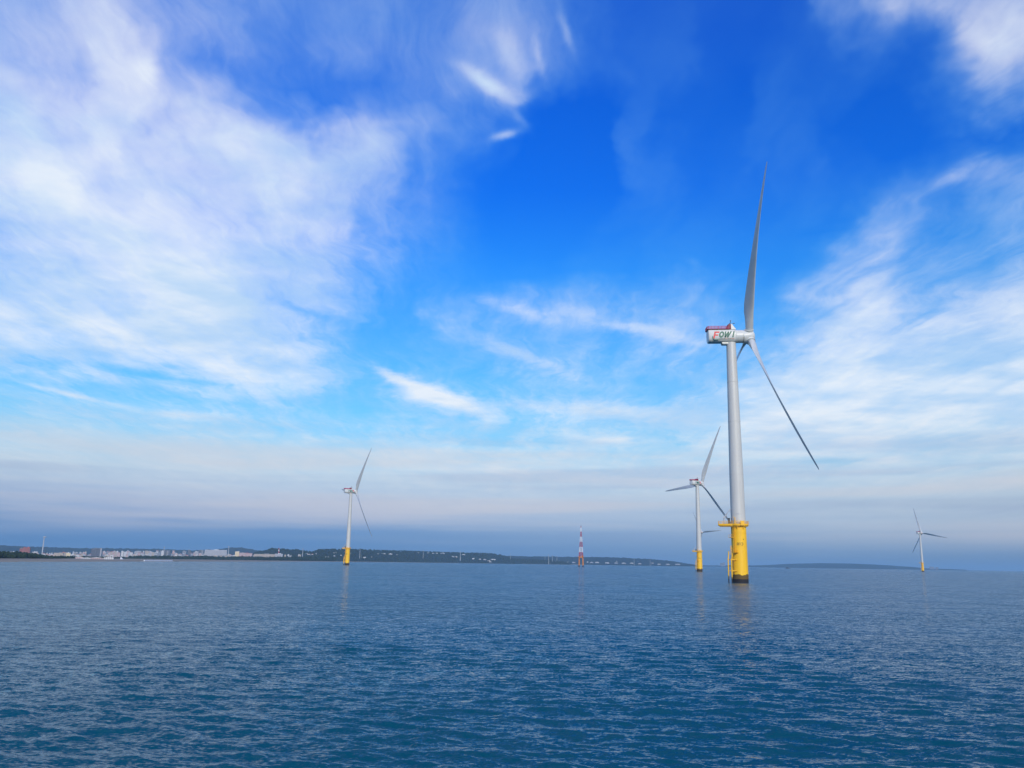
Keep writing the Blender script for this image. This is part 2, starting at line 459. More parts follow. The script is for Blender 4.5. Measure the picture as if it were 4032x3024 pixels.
def tube_steel_material(name, paint, growth=False):
    """painted steel; with growth: weed and mussels up to about 4 m above the water"""
    mt = bpy.data.materials.new(name); mt.use_nodes = True
    t = mt.node_tree; b = t.nodes['Principled BSDF']; b.inputs['Roughness'].default_value = 0.42
    tc = t.nodes.new('ShaderNodeTexCoord')
    mp = t.nodes.new('ShaderNodeMapping'); mp.inputs['Scale'].default_value = (1.2, 1.2, 0.10)
    no = t.nodes.new('ShaderNodeTexNoise'); no.inputs['Scale'].default_value = 1.0; no.inputs['Detail'].default_value = 7
    t.links.new(tc.outputs['Object'], mp.inputs[0]); t.links.new(mp.outputs[0], no.inputs['Vector'])
    cr = t.nodes.new('ShaderNodeValToRGB')
    cr.color_ramp.elements[0].position = 0.3; cr.color_ramp.elements[1].position = 0.7
    cr.color_ramp.elements[0].color = (*[c * 0.9 for c in paint], 1); cr.color_ramp.elements[1].color = (*paint, 1)
    t.links.new(no.outputs['Fac'], cr.inputs[0])
    out = cr.outputs[0]
    if growth:
        def mm(op, a, b_):
            n = t.nodes.new('ShaderNodeMath'); n.operation = op
            for i, q in enumerate((a, b_)):
                if hasattr(q, 'is_linked'): t.links.new(q, n.inputs[i])
                else: n.inputs[i].default_value = q
            return n.outputs[0]
        sp = t.nodes.new('ShaderNodeSeparateXYZ'); t.links.new(tc.outputs['Object'], sp.inputs[0])
        n2 = t.nodes.new('ShaderNodeTexNoise'); n2.inputs['Scale'].default_value = 0.35; n2.inputs['Detail'].default_value = 8
        t.links.new(tc.outputs['Object'], n2.inputs['Vector'])
        n3 = t.nodes.new('ShaderNodeTexNoise'); n3.inputs['Scale'].default_value = 0.22; n3.inputs['Detail'].default_value = 5
        mp3 = t.nodes.new('ShaderNodeMapping'); mp3.inputs['Location'].default_value = (4.3, 1.7, 9.1)
        t.links.new(tc.outputs['Object'], mp3.inputs[0]); t.links.new(mp3.outputs[0], n3.inputs['Vector'])
        # rust runs
        mpr = t.nodes.new('ShaderNodeMapping'); mpr.inputs['Scale'].default_value = (1.6, 1.6, 0.07)
        n4_ = t.nodes.new('ShaderNodeTexNoise'); n4_.inputs['Scale'].default_value = 1.5; n4_.inputs['Detail'].default_value = 5
        t.links.new(tc.outputs['Object'], mpr.inputs[0]); t.links.new(mpr.outputs[0], n4_.inputs['Vector'])
        mr = t.nodes.new('ShaderNodeMix'); mr.data_type = 'RGBA'
        ru = t.nodes.new('ShaderNodeMapRange'); t.links.new(n4_.outputs['Fac'], ru.inputs[0])
        for i_, k_ in enumerate((.58, .72, 0, .45)): ru.inputs[i_ + 1].default_value = k_
        t.links.new(ru.outputs[0], mr.inputs[0]); t.links.new(out, mr.inputs[6]); mr.inputs[7].default_value = (0.42, 0.15, 0.02, 1)
        out = mr.outputs[2]
        # brown weed belt
        zz = mm('ADD', sp.outputs[2], mm('MULTIPLY', mm('SUBTRACT', n2.outputs['Fac'], 0.5), 2.6))
        belt = mm('LESS_THAN', zz, 3.4)
        patch = mm('GREATER_THAN', mm('ADD', n3.outputs['Fac'], mm('MULTIPLY', mm('SUBTRACT', 3.2, zz), 0.05)), 0.49)
        mx = t.nodes.new('ShaderNodeMix'); mx.data_type = 'RGBA'
        t.links.new(mm('MULTIPLY', belt, mm('ADD', 0.22, mm('MULTIPLY', patch, 0.7))), mx.inputs[0])
        t.links.new(out, mx.inputs[6]); mx.inputs[7].default_value = (0.055, 0.038, 0.016, 1)
        mussel = mm('LESS_THAN', mm('ADD', sp.outputs[2], mm('MULTIPLY', mm('SUBTRACT', n2.outputs['Fac'], 0.5), 0.8)), 1.6)
        mx2 = t.nodes.new('ShaderNodeMix'); mx2.data_type = 'RGBA'
        t.links.new(mussel, mx2.inputs[0]); t.links.new(mx.outputs[2], mx2.inputs[6])
        mx2.inputs[7].default_value = (0.016, 0.013, 0.014, 1)
        out = mx2.outputs[2]
        ro = t.nodes.new('ShaderNodeMath'); ro.operation = 'MULTIPLY_ADD'
        t.links.new(belt, ro.inputs[0]); ro.inputs[1].default_value = 0.4; ro.inputs[2].default_value = 0.42
        t.links.new(ro.outputs[0], b.inputs['Roughness'])
    t.links.new(out, b.inputs['Base Color'])
    return mt


MT = {
    'land_tower': material('land_tower_paint', (0.40, 0.41, 0.42), 0.5, 0.05, 0.3),
    'tower': tube_steel_material('tower_paint', (0.59, 0.575, 0.52)),
    'blade': material('blade_gelcoat', (0.52, 0.53, 0.51), 0.38, 0.05, 0.3),
    'nacelle': material('nacelle_gelcoat', (0.63, 0.625, 0.57), 0.4, 0.05, 0.5),
    'yellow': tube_steel_material('yellow_paint_weathered', (1.0, 0.56, 0.014), growth=True),
    'yellow_dry': material('yellow_paint', (0.95, 0.48, 0.015), 0.45, 0.12, 1.5),
    'orange': material('orange_paint', (0.62, 0.21, 0.02), 0.5, 0.15, 0.4),
    'red': material('red_paint', (0.46, 0.03, 0.10), 0.5, 0.1, 1.0),
    'dark_red': material('dark_red_paint', (0.20, 0.012, 0.02), 0.5, 0.1, 1.0),
    'mast_red': material('mast_red', (0.42, 0.05, 0.07), 0.55, 0.1, 0.2),
    'mast_white': material('mast_white', (0.74, 0.73, 0.72), 0.55, 0.05, 0.2),
    'logo_red': material('logo_red', (0.66, 0.004, 0.012), 0.45, 0.05, 1.0),
    'logo_green': material('logo_green', (0.0, 0.115, 0.07), 0.45, 0.05, 1.0),
    'logo_orange': material('logo_orange', (0.55, 0.2, 0.08), 0.45, 0.05, 1.0),
    'black': material('black_marking', (0.02, 0.018, 0.015), 0.6, 0.1, 1.0),
    'dark_steel': material('dark_steel', (0.04, 0.042, 0.05), 0.5, 0.1, 1.0),
    'grey_steel': material('galvanised_steel', (0.45, 0.46, 0.47), 0.45, 0.1, 1.0),
    'weed': material('weed_covered_steel', (0.02, 0.017, 0.015), 0.8, 0.2, 0.5),
}

# ------------------------------------------------------------------ sea
RIPPLES = ((0.20, 2, (0.6, 1.6, 1), 0.24), (2.2, 3, (0.55, 1.7, 1), 1.15), (7.5, 2, (0.7, 1.4, 1), 1.2))   # scale, detail, stretch, slope
WAVES = []
_wr = random.Random(3)
for i in range(64):
    lam = 0.35 * (3.6 / 0.35) ** (i / 63.0)
    th = math.radians(255) + _wr.gauss(0, 0.55)           # the wind sea runs towards the left and the camera
    amp = 0.0052 * lam ** 0.8 * (0.6 + 0.8 * _wr.random())
    WAVES.append((lam, math.cos(th) * 2 * math.pi / lam, math.sin(th) * 2 * math.pi / lam, amp, _wr.random() * 6.283))


def sea_sheet():
    az = np.concatenate([np.linspace(-180, -48, 45)[:-1], np.linspace(-48, 48, 961), np.linspace(48, 180, 45)[1:-1]])
    r = [6.0]
    while r[-1] < 48000:
        d = r[-1]
        step = max(0.16, d * d / 6.8 * 0.00105 * 0.8) if d < 320 else d * 0.05
        r.append(d + step)
    r = np.array(r)
    a = np.radians(az)
    Rg, Ag = np.meshgrid(r, a, indexing='ij')
    X = Rg * np.sin(Ag); Y = Rg * np.cos(Ag)
    dr = np.gradient(r)[:, None] * np.ones_like(Ag)
    sp = np.maximum(dr, Rg * math.radians(0.1))
    Z = np.zeros_like(X); DX = np.zeros_like(X); DY = np.zeros_like(X)
    for lam, kx, ky, amp, ph in WAVES:
        fade = np.clip(lam / (2.2 * sp) - 0.6, 0, 1)
        if fade.max() <= 0: continue
        p = kx * X + ky * Y + ph
        k = math.hypot(kx, ky)
        Z += amp * fade * np.cos(p)
        s = amp * 0.9 * fade * np.sin(p)
        DX -= s * kx / k; DY -= s * ky / k
    gust = 0.75 + 0.35 * np.sin(X * 0.021 + 1.3 + 1.1 * np.sin(Y * 0.013)) * np.sin(Y * 0.017 + 0.6 * np.sin(X * 0.011))
    Z *= gust
    nr, na = X.shape
    co = np.stack([X + DX, Y + DY, Z], -1).reshape(-1, 3)
    co = np.vstack([co, [[0, 0, 0]]])
    idx = np.arange(nr * na).reshape(nr, na)
    j2 = np.roll(idx, -1, axis=1)
    q = np.stack([idx[:-1], idx[1:], j2[1:], j2[:-1]], -1).reshape(-1, 4)
    tri = np.stack([np.full(na, nr * na), idx[0], j2[0]], -1)
    me = bpy.data.meshes.new("sea")
    me.vertices.add(len(co)); me.vertices.foreach_set('co', co.ravel())
    nl = len(q) * 4 + len(tri) * 3
    me.loops.add(nl); me.loops.foreach_set('vertex_index', np.concatenate([q.ravel(), tri.ravel()]))
    me.polygons.add(len(q) + len(tri))
    st = np.concatenate([np.arange(len(q)) * 4, len(q) * 4 + np.arange(len(tri)) * 3])
    me.polygons.foreach_set('loop_start', st)
    me.polygons.foreach_set('use_smooth', np.ones(len(q) + len(tri), bool))
    me.update(calc_edges=True); me.validate()
    o = bpy.data.objects.new("sea", me); C.objects.link(o)
    mt = bpy.data.materials.new("sea_water"); mt.use_nodes = True
    t = mt.node_tree; b = t.nodes['Principled BSDF']
    b.inputs['IOR'].default_value = 1.333; b.inputs['Specular IOR Level'].default_value = 0.25; b.inputs['Roughness'].default_value = 0.06
    tc = t.nodes.new('ShaderNodeTexCoord')

    def noise(scale, detail, stretch, rough=0.6):
        mp = t.nodes.new('ShaderNodeMapping'); mp.inputs['Scale'].default_value = stretch
        mp.inputs['Rotation'].default_value = (0, 0, math.radians(25))
        n = t.nodes.new('ShaderNodeTexNoise'); n.inputs['Scale'].default_value = scale
        n.inputs['Detail'].default_value = detail; n.inputs['Roughness'].default_value = rough
        t.links.new(tc.outputs['Object'], mp.inputs[0]); t.links.new(mp.outputs[0], n.inputs['Vector'])
        return n.outputs['Fac']
    body = t.nodes.new('ShaderNodeMix'); body.data_type = 'RGBA'
    t.links.new(noise(0.006, 4, (1, 2.2, 1)), body.inputs[0])
    body.inputs[6].default_value = (0.002, 0.054, 0.080, 1); body.inputs[7].default_value = (0.003, 0.074, 0.116, 1)
    t.links.new(body.outputs[2], b.inputs['Base Color'])
    # wind ripples too small for the mesh: slopes added straight to the normal, so they stay at any distance
    def vec(op, p, q):
        n = t.nodes.new('ShaderNodeVectorMath'); n.operation = op
        for i, k in enumerate((p, q)):
            if hasattr(k, 'is_linked'): t.links.new(k, n.inputs[i])
            else: n.inputs[i].default_value = k
        return n.outputs[0]
    geo = t.nodes.new('ShaderNodeNewGeometry')
    prev = geo.outputs['Normal']
    gustn = t.nodes.new('ShaderNodeMapRange')
    t.links.new(noise(0.014, 4, (0.7, 1.6, 1)), gustn.inputs[0])
    for i_, k_ in enumerate((0.36, 0.62, 0.62, 1.25)): gustn.inputs[i_ + 1].default_value = k_
    for sc_, det, st_, amp in RIPPLES:
        mp = t.nodes.new('ShaderNodeMapping'); mp.inputs['Scale'].default_value = st_
        mp.inputs['Rotation'].default_value = (0, 0, math.radians(8))
        n = t.nodes.new('ShaderNodeTexNoise'); n.inputs['Scale'].default_value = sc_
        n.inputs['Detail'].default_value = det; n.inputs['Roughness'].default_value = .55
        t.links.new(tc.outputs['Object'], mp.inputs[0]); t.links.new(mp.outputs[0], n.inputs['Vector'])
        prev = vec('ADD', prev, vec('MULTIPLY', vec('MULTIPLY', vec('SUBTRACT', n.outputs['Color'], (.5, .5, .5)), (amp * .8, amp, 0)), gustn.outputs[0]))
    # at a grazing view mostly the wavelet faces turned to the viewer are seen
    prev = vec('ADD', prev, vec('MULTIPLY', geo.outputs['Incoming'], (.15, .15, .15)))
    prev = vec('NORMALIZE', prev, (0, 0, 0))
    t.links.new(prev, b.inputs['Normal'])
    me.materials.append(mt)
    return tag(o, 'rippled blue sea under broken cloud', None, None, 'structure')


sea_sheet()

# ------------------------------------------------------------------ offshore turbines
R_ROT, HUB_H, OVER, TILT, CONE = 76.726, 109.467, 8.241, 0.102806, 8.767
DECK_Z, TOWER_TOP = 24.55, 106.4


def blade_mesh():
    st = [(1.9, 3.25, 3.25, 24), (3.0, 3.25, 3.25, 24), (5.5, 3.35, 3.1, 24), (8.0, 3.8, 2.7, 24), (11, 4.45, 2.25, 23),
          (15, 4.9, 1.75, 20), (20, 4.75, 1.4, 16.5), (28, 4.4, 1.1, 12.5), (37, 3.75, .85, 9), (46, 3.1, .65, 6.5),
          (55, 2.5, .46, 4.5), (63, 2.05, .36, 3.5), (70, 1.55, .26, 2.5), (74.5, 1.15, .18, 2), (76.3, .75, .1, 2), (76.726, .3, .05, 2)]
    rings = []
    n = 24
    st = [(r, c if r < 4 else c * 1.12, th if r < 4 else th * 1.08, b_ + 19 * (1 - r / 77)) for r, c, th, b_ in st]
    for r, c, th, beta in st:
        k = min(1.0, max(0.0, (r - 3.0) / 9.0)); k = k * k * (3 - 2 * k)
        b = math.radians(beta)
        cd = (math.cos(b), math.sin(b)); nd = (-math.sin(b), math.cos(b))
        off = 4.2 * r / R_ROT + (CONE - 4.2) * (r / R_ROT) ** 2
        ring = []
        for i in range(n):
            a = 2 * math.pi * i / n
            # circle
            cx, cy = c / 2 * math.cos(a), th / 2 * math.sin(a)
            # aerofoil: a=0 leading edge, a=pi trailing edge
            u = (1 - math.cos(a)) / 2
            yt = 2.6 * (0.2969 * math.sqrt(u) - 0.126 * u - 0.3516 * u * u + 0.2843 * u ** 3 - 0.1036 * u ** 4) * th * 1.45
            ax_, ay_ = c * (0.32 - u), (yt if a < math.pi else -yt * 0.75)
            x = cx * (1 - k) + ax_ * k; y = cy * (1 - k) + ay_ * k
            ring.append((x * cd[0] + y * nd[0], off + x * cd[1] + y * nd[1], r))
        rings.append(ring)
    return MB().rings(rings).mesh('blade', MT['blade'], True, 60)


def stroke(mb, pts, w, shear, origin, k, depth=0.03, mi=0, closed=False):
    """a lettering stroke as a mitred band lying in the XZ plane, raised towards -Y"""
    P = [Vector((x, z)) for x, z in pts]
    n = len(P); lft = []; rgt = []
    for i in range(n):
        d0 = (P[i] - P[i - 1]) if (i > 0 or closed) else (P[1] - P[0])
        d1 = (P[(i + 1) % n] - P[i]) if (i < n - 1 or closed) else d0
        d0 = d0.normalized(); d1 = d1.normalized()
        nn = Vector((-(d0 + d1).y, (d0 + d1).x))
        nn = nn.normalized() if nn.length > 1e-6 else Vector((-d0.y, d0.x))
        mit = w / 2 / max(0.5, nn.dot(Vector((-d0.y, d0.x))))
        lft.append(P[i] + nn * mit); rgt.append(P[i] - nn * mit)
    vs_ = []
    for y in (0.0, -depth):
        for p in lft + rgt:
            vs_.append((origin[0] + (p.x + shear * p.y) * k, origin[1] + y, origin[2] + p.y * k))
    fs = []; m2 = 2 * n
    for i in range(n if closed else n - 1):
        j = (i + 1) % n
        fs.append((m2 + i, m2 + j, m2 + n + j, m2 + n + i))
        fs.append((i, n + i, n + j, j))
        fs.append((i, j, m2 + j, m2 + i)); fs.append((n + i, m2 + n + i, m2 + n + j, n + j))
    mb.add(vs_, fs, mi)


def oval(cx, cz, rx, rz, a0=0, a1=360, n=28):
    return [(cx + rx * math.cos(math.radians(a0 + (a1 - a0) * i / n)), cz + rz * math.sin(math.radians(a0 + (a1 - a0) * i / n)))
            for i in range(n + (0 if a1 - a0 == 360 else 1))]


def lettering_mesh(mirror):
    """FOW I with its green swoosh, flat on the nacelle's side; letter height about 2.2 m"""
    red, grn = MB(), MB()
    S = 0.26
    # x along nacelle (m), z up; y = outer skin
    def L_(mb, pts, w, closed=False, mi=0): stroke(mb, pts, w, S, (0, 0, 0), 1.0, 0.035, mi, closed)
    a = MB()
    L_(a, [(-5.02, -1.55), (-5.02, 1.15)], .66, mi=0)
    L_(a, [(-4.74, .92), (-3.25, .86)], .56, mi=0)
    L_(a, [(-4.74, -.22), (-3.55, -.22)], .5, mi=0)
    L_(a, oval(-2.20, -.02, .74, .9), .66, True, mi=1)
    for w_ in ([(-.78, 1.14), (-.52, -1.14)], [(-.52, -1.14), (.42, 1.05)], [(.42, 1.05), (.46, -1.14)], [(.46, -1.14), (1.52, 1.14)]):
        L_(a, w_, .62, mi=1)
    L_(a, [(2.62, -1.14), (2.62, 1.14)], .56, mi=1)
    L_(a, [(2.30, 1.04), (2.95, 1.04)], .2, mi=1); L_(a, [(2.30, -1.04), (2.95, -1.04)], .2, mi=1)
    # swoosh under the F
    sw = [(-5.75, -.55), (-5.92, -1.0), (-5.75, -1.5), (-5.2, -1.9), (-4.4, -2.02), (-3.5, -1.85)]
    stroke(a, sw, .36, 0.0, (0, 0, 0), 1.0, 0.035, 1)
    # tagline, too small to read
    x = -3.3
    rr = random.Random(5)
    while x < 2.6:
        w = rr.uniform(.18, .5)
        stroke(a, [(x, -1.62), (x + w, -1.62)], .16, 0.0, (0, 0, 0), 1.0, 0.03, 2 if rr.random() < .55 else 1)
        x += w + .12
    if mirror:
        a.v = [(-p[0], p[1], p[2]) for p in a.v]
    return a.mesh('lettering', [MT['logo_red'], MT['logo_green'], MT['logo_orange']], False)


def superoval(x, hw, hh, p, n=48, zc=0.0, cut=0.0):
    ring = []
    for i in range(n):
        a = 2 * math.pi * i / n
        c, s = math.cos(a), math.sin(a)
        y = hw * math.copysign(abs(c) ** (2 / p), c); z = hh * math.copysign(abs(s) ** (2 / p), s)
        if z < 0: y *= 1 - cut * (-z / hh) ** 2
        ring.append((x, y, z + zc))
    return ring


def make_turbine():
    root = empty('offshore_wind_turbine')
    # ---- foundation
    f = MB()
    prof = [(-6, 3.33), (4, 3.33), (14, 3.27), (21.5, 3.22), (DECK_Z - .35, 3.2)]
    f.lathe(prof, 64)
    for z in (9.2, 15.4, 21.0):
        f.lathe([(z - .05, 3.29), (z, 3.33), (z + .05, 3.29)], 64, cap0=False, cap1=False)
    tp = f.obj('transition_piece', MT['yellow'], root)
    n_ = Vector((-.81, -.585, 0)); t_ = Vector((-.585, .81, 0))
    b = MB()
    for s, top in ((-1, 12.4), (1, 13.2)):
        pb = n_ * 5.15 + t_ * (1.2 * s)
        b.tube(pb + Vector((0, 0, -3)), pb + Vector((0, 0, top - 3.6)), .24, n=12)
        q = pb + Vector((0, 0, top - 3.6))
        q2 = n_ * 4.75 + t_ * (1.2 * s) + Vector((0, 0, top - 1.2))
        b.tube(q, q2, .24, .22, n=12)
        b.tube(q2, q2 + Vector((0, 0, 1.2)), .22, n=12)
        for z in (4.9, 9.6):
            b.tube(pb + Vector((0, 0, z)), n_ * 2.9 + t_ * (1.9 * s) + Vector((0, 0, z + .1)), .15, n=8)
    b.tube(n_ * 5.1 - t_ * 1.2 + Vector((0, 0, 7.2)), n_ * 5.1 + t_ * 1.2 + Vector((0, 0, 7.2)), .09, n=8)
    b.obj('boat_landing', MT['yellow'], tp)
    l = MB()
    for s in (-.32, .32):
        l.tube(n_ * 4.3 + t_ * s + Vector((0, 0, -1)), n_ * 4.3 + t_ * s + Vector((0, 0, 15.6)), .09, n=8)
    z = -.6
    while z < 15:
        l.tube(n_ * 4.3 - t_ * .32 + Vector((0, 0, z)), n_ * 4.3 + t_ * .32 + Vector((0, 0, z)), .04, n=6); z += .4
    for z in (5.2, 9.9, 14.4):
        for s in (-.32, .32):
            l.tube(n_ * 4.3 + t_ * s + Vector((0, 0, z)), n_ * 3.2 + t_ * s + Vector((0, 0, z)), .06, n=6)
    l.obj('boat_ladder', MT['yellow'], tp)
    # upper ladder, facing the viewer's left front, with its two rest landings
    a_ = math.radians(238)
    n2 = Vector((math.cos(a_), math.sin(a_), 0)); t2 = Vector((-n2.y, n2.x, 0))
    l = MB()
    for s in (-.38, .38):
        l.tube(n2 * 3.75 + t2 * s + Vector((0, 0, 13.0)), n2 * 3.75 + t2 * s + Vector((0, 0, DECK_Z - .4)), .075, n=8)
    z = 13.3
    while z < DECK_Z - .5:
        l.tube(n2 * 3.75 - t2 * .38 + Vector((0, 0, z)), n2 * 3.75 + t2 * .38 + Vector((0, 0, z)), .04, n=6); z += .4
    for z in (15, 18, 20.5, 23):
        for s in (-.38, .38):
            l.tube(n2 * 3.75 + t2 * s + Vector((0, 0, z)), n2 * 3.1 + t2 * s + Vector((0, 0, z)), .06, n=6)
    l.obj('upper_ladder', MT['yellow_dry'], tp)
    rotn = lambda v: Matrix((v, Vector((-v.y, v.x, 0)), Vector((0, 0, 1)))).transposed()
    for nn, tt, off, z in ((n2, t2, .55, 12.7), (n_, t_, 0.0, 19.0)):
        g = MB()
        cpt = nn * 3.85 + tt * off
        rt = rotn(nn)
        g.box(cpt + Vector((0, 0, z)), (1.5, 2.0, .16), rt)
        for s in (-.95, .95):
            for q in (-.3, .7):
                g.tube(cpt + tt * s + nn * q + Vector((0, 0, z)), cpt + tt * s + nn * q + Vector((0, 0, z + 1.2)), .045, n=6)
            g.tube(cpt + tt * s - nn * .3 + Vector((0, 0, z + 1.2)), cpt + tt * s + nn * .7 + Vector((0, 0, z + 1.2)), .045, n=6)
        g.tube(cpt - tt * .95 + nn * .7 + Vector((0, 0, z + 1.2)), cpt + tt * .95 + nn * .7 + Vector((0, 0, z + 1.2)), .045, n=6)
        g.tube(cpt - tt * .95 + nn * .7 + Vector((0, 0, z + .65)), cpt + tt * .95 + nn * .7 + Vector((0, 0, z + .65)), .035, n=6)
        g.obj('rest_landing', MT['yellow_dry'], tp)
    # identification number, wrapped on the skin
    idn = MB()
    stroke(idn, oval(-.98, 0, .30, .52), .2, 0, (0, 0, 0), 1, .03, 0, True)
    stroke(idn, [(-.1, -.55), (-.1, .55), (-.28, .42)], .2, 0, (0, 0, 0), 1, .03)
    stroke(idn, oval(.78, 0, .42, .52, 130, -130), .2, 0, (0, 0, 0), 1, .03)
    ca = math.radians(278); wr = []
    for x, y, z in idn.v:
        aa = ca + x / 3.27
        rr = 3.265 - y
        wr.append((rr * math.cos(aa), rr * math.sin(aa), 15.4 + .9 + z))
    idn.v = wr
    idn.obj('identification_number', MT['black'], tp, False)
    for aa, z in ((262, 23.15), (305, 23.1)):
        k = MB(); av = Vector((math.cos(math.radians(aa)), math.sin(math.radians(aa)), 0))
        k.tube(av * 3.1 + Vector((0, 0, z)), av * 3.7 + Vector((0, 0, z - .35)), .14, n=8)
        k.tube(av * 3.7 + Vector((0, 0, z - .35)), av * 3.7 + Vector((0, 0, z + .8)), .12, n=8)
        k.obj('deck_bracket', MT['yellow_dry'], tp)
    k = MB(); av = Vector((math.cos(math.radians(304)), math.sin(math.radians(304)), 0))
    k.tube(av * 3.2 + Vector((0, 0, 18.3)), av * 3.42 + Vector((0, 0, 18.3)), .16, n=10)
    k.obj('vent_port', MT['black'], tp)

    # ---- working platform
    outline = []
    for i in range(40):
        aa = math.radians(-125 + 250 * i / 39)
        outline.append((4.35 * math.cos(aa), 4.35 * math.sin(aa)))
    outline += [(-3.2, 3.6), (-8.3, 3.3), (-8.55, 3.0), (-8.55, -2.3), (-8.3, -2.6), (-3.2, -3.6)]
    d = MB()
    d.rings([[(x, y, DECK_Z - .35) for x, y in outline], [(x, y, DECK_Z + .35) for x, y in outline]])
    inner = [(x * .93, y * .93) for x, y in outline]
    d.rings([[(x, y, DECK_Z - .75) for x, y in inner], [(x, y, DECK_Z - .352) for x, y in inner]])
    deck = d.obj('working_platform', MT['yellow_dry'], root, True, 30)
    rl = MB()
    P = [Vector((x * .985, y * .985, 0)) for x, y in outline]
    acc = 0.0
    for i in range(len(P)):
        p, q = P[i], P[(i + 1) % len(P)]
        nseg = max(1, int((q - p).length / 1.3))
        for zz, rr in ((1.12, .06), (.78, .04), (.45, .04)):
            rl.tube(p + Vector((0, 0, DECK_Z + .35 + zz)), q + Vector((0, 0, DECK_Z + .35 + zz)), rr, n=6, cap=False)
        if (q - p).length > 1.2 or i % 2 == 0:
            for s in range(nseg):
                c = p.lerp(q, s / nseg)
                rl.tube(c + Vector((0, 0, DECK_Z + .35)), c + Vector((0, 0, DECK_Z + 1.47)), .055, n=6)
    rl.obj('platform_railing', MT['yellow_dry'], deck)
    g = MB()
    av = Vector((math.cos(math.radians(292)), math.sin(math.radians(292)), 0)); rt = rotn(av)
    g.box(av * 4.52 + Vector((0, 0, DECK_Z + .6)), (.12, 1.45, 2.0), rt)
    for s in (-.8, .8):
        g.box(av * 4.56 + Vector((-av.y, av.x, 0)) * s + Vector((0, 0, DECK_Z + .6)), (.16, .14, 2.1), rt)
    g.obj('access_gate', MT['yellow_dry'], deck)
    g = MB(); pp = Vector((-1.35, -4.0, 0))
    g.tube(pp + Vector((0, 0, DECK_Z + .3)), pp + Vector((0, 0, DECK_Z + 3.0)), .2, .17, n=10)
    g.tube(pp + Vector((0, 0, DECK_Z + 2.75)), pp + Vector((-.8, -.3, DECK_Z + 3.3)), .1, n=8)
    g.obj('lifting_post', MT['yellow_dry'], deck)
    g = MB()
    g.box((-3.9, -.3, DECK_Z + 1.55), (.9, 1.2, 2.3)); g.box((-3.95, -.3, DECK_Z + 2.8), (1.3, 1.5, .16))
    g.obj('electrical_cabinet', MT['dark_steel'], deck)
    cr = MB(); c0 = Vector((-5.9, -1.6, 0))
    cr.tube(c0 + Vector((0, 0, DECK_Z + .3)), c0 + Vector((0, 0, DECK_Z + 2.9)), .3, .26, n=12)
    cr.box(c0 + Vector((0, 0, DECK_Z + 3.15)), (.9, .8, .7))
    p1 = c0 + Vector((1.0, .1, DECK_Z + 4.6)); p2 = c0 + Vector((2.55, .2, DECK_Z + 6.3))
    cr.tube(c0 + Vector((0, 0, DECK_Z + 3.2)), p1, .24, .2, n=8); cr.tube(p1, p2, .2, .14, n=8)
    cr.tube(c0 + Vector((.5, 0, DECK_Z + 3.0)), p1 + Vector((.2, 0, -.3)), .1, n=8)
    cr.box(p2 + Vector((.05, 0, .1)), (.5, .3, .5))
    cr.tube(p2 + Vector((0, 0, -.1)), p2 + Vector((0, 0, -1.4)), .04, n=6)
    cr.obj('davit_crane', MT['grey_steel'], root)

    # ---- tower
    t = MB()
    t.lathe([(DECK_Z - .2, 3.12), (DECK_Z + 20, 3.02), (DECK_Z + 45, 2.65), (TOWER_TOP - 4, 2.16), (TOWER_TOP, 2.1)], 64)
    for z, r in ((46.5, 2.995), (70, 2.665), (88, 2.40)):
        t.lathe([(z - .12, r - .02), (z - .08, r + .045), (z + .08, r + .045), (z + .12, r - .02)], 64, cap0=False, cap1=False)
    tw = t.obj('tower', MT['tower'], root)
    g = MB(); av = Vector((math.cos(math.radians(268)), math.sin(math.radians(268)), 0)); rt = rotn(av)
    g.box(av * 3.1 + Vector((0, 0, DECK_Z + 4.6)), (.1, 1.5, .3), rt)
    g.obj('tower_plate', MT['grey_steel'], tw)
    return root


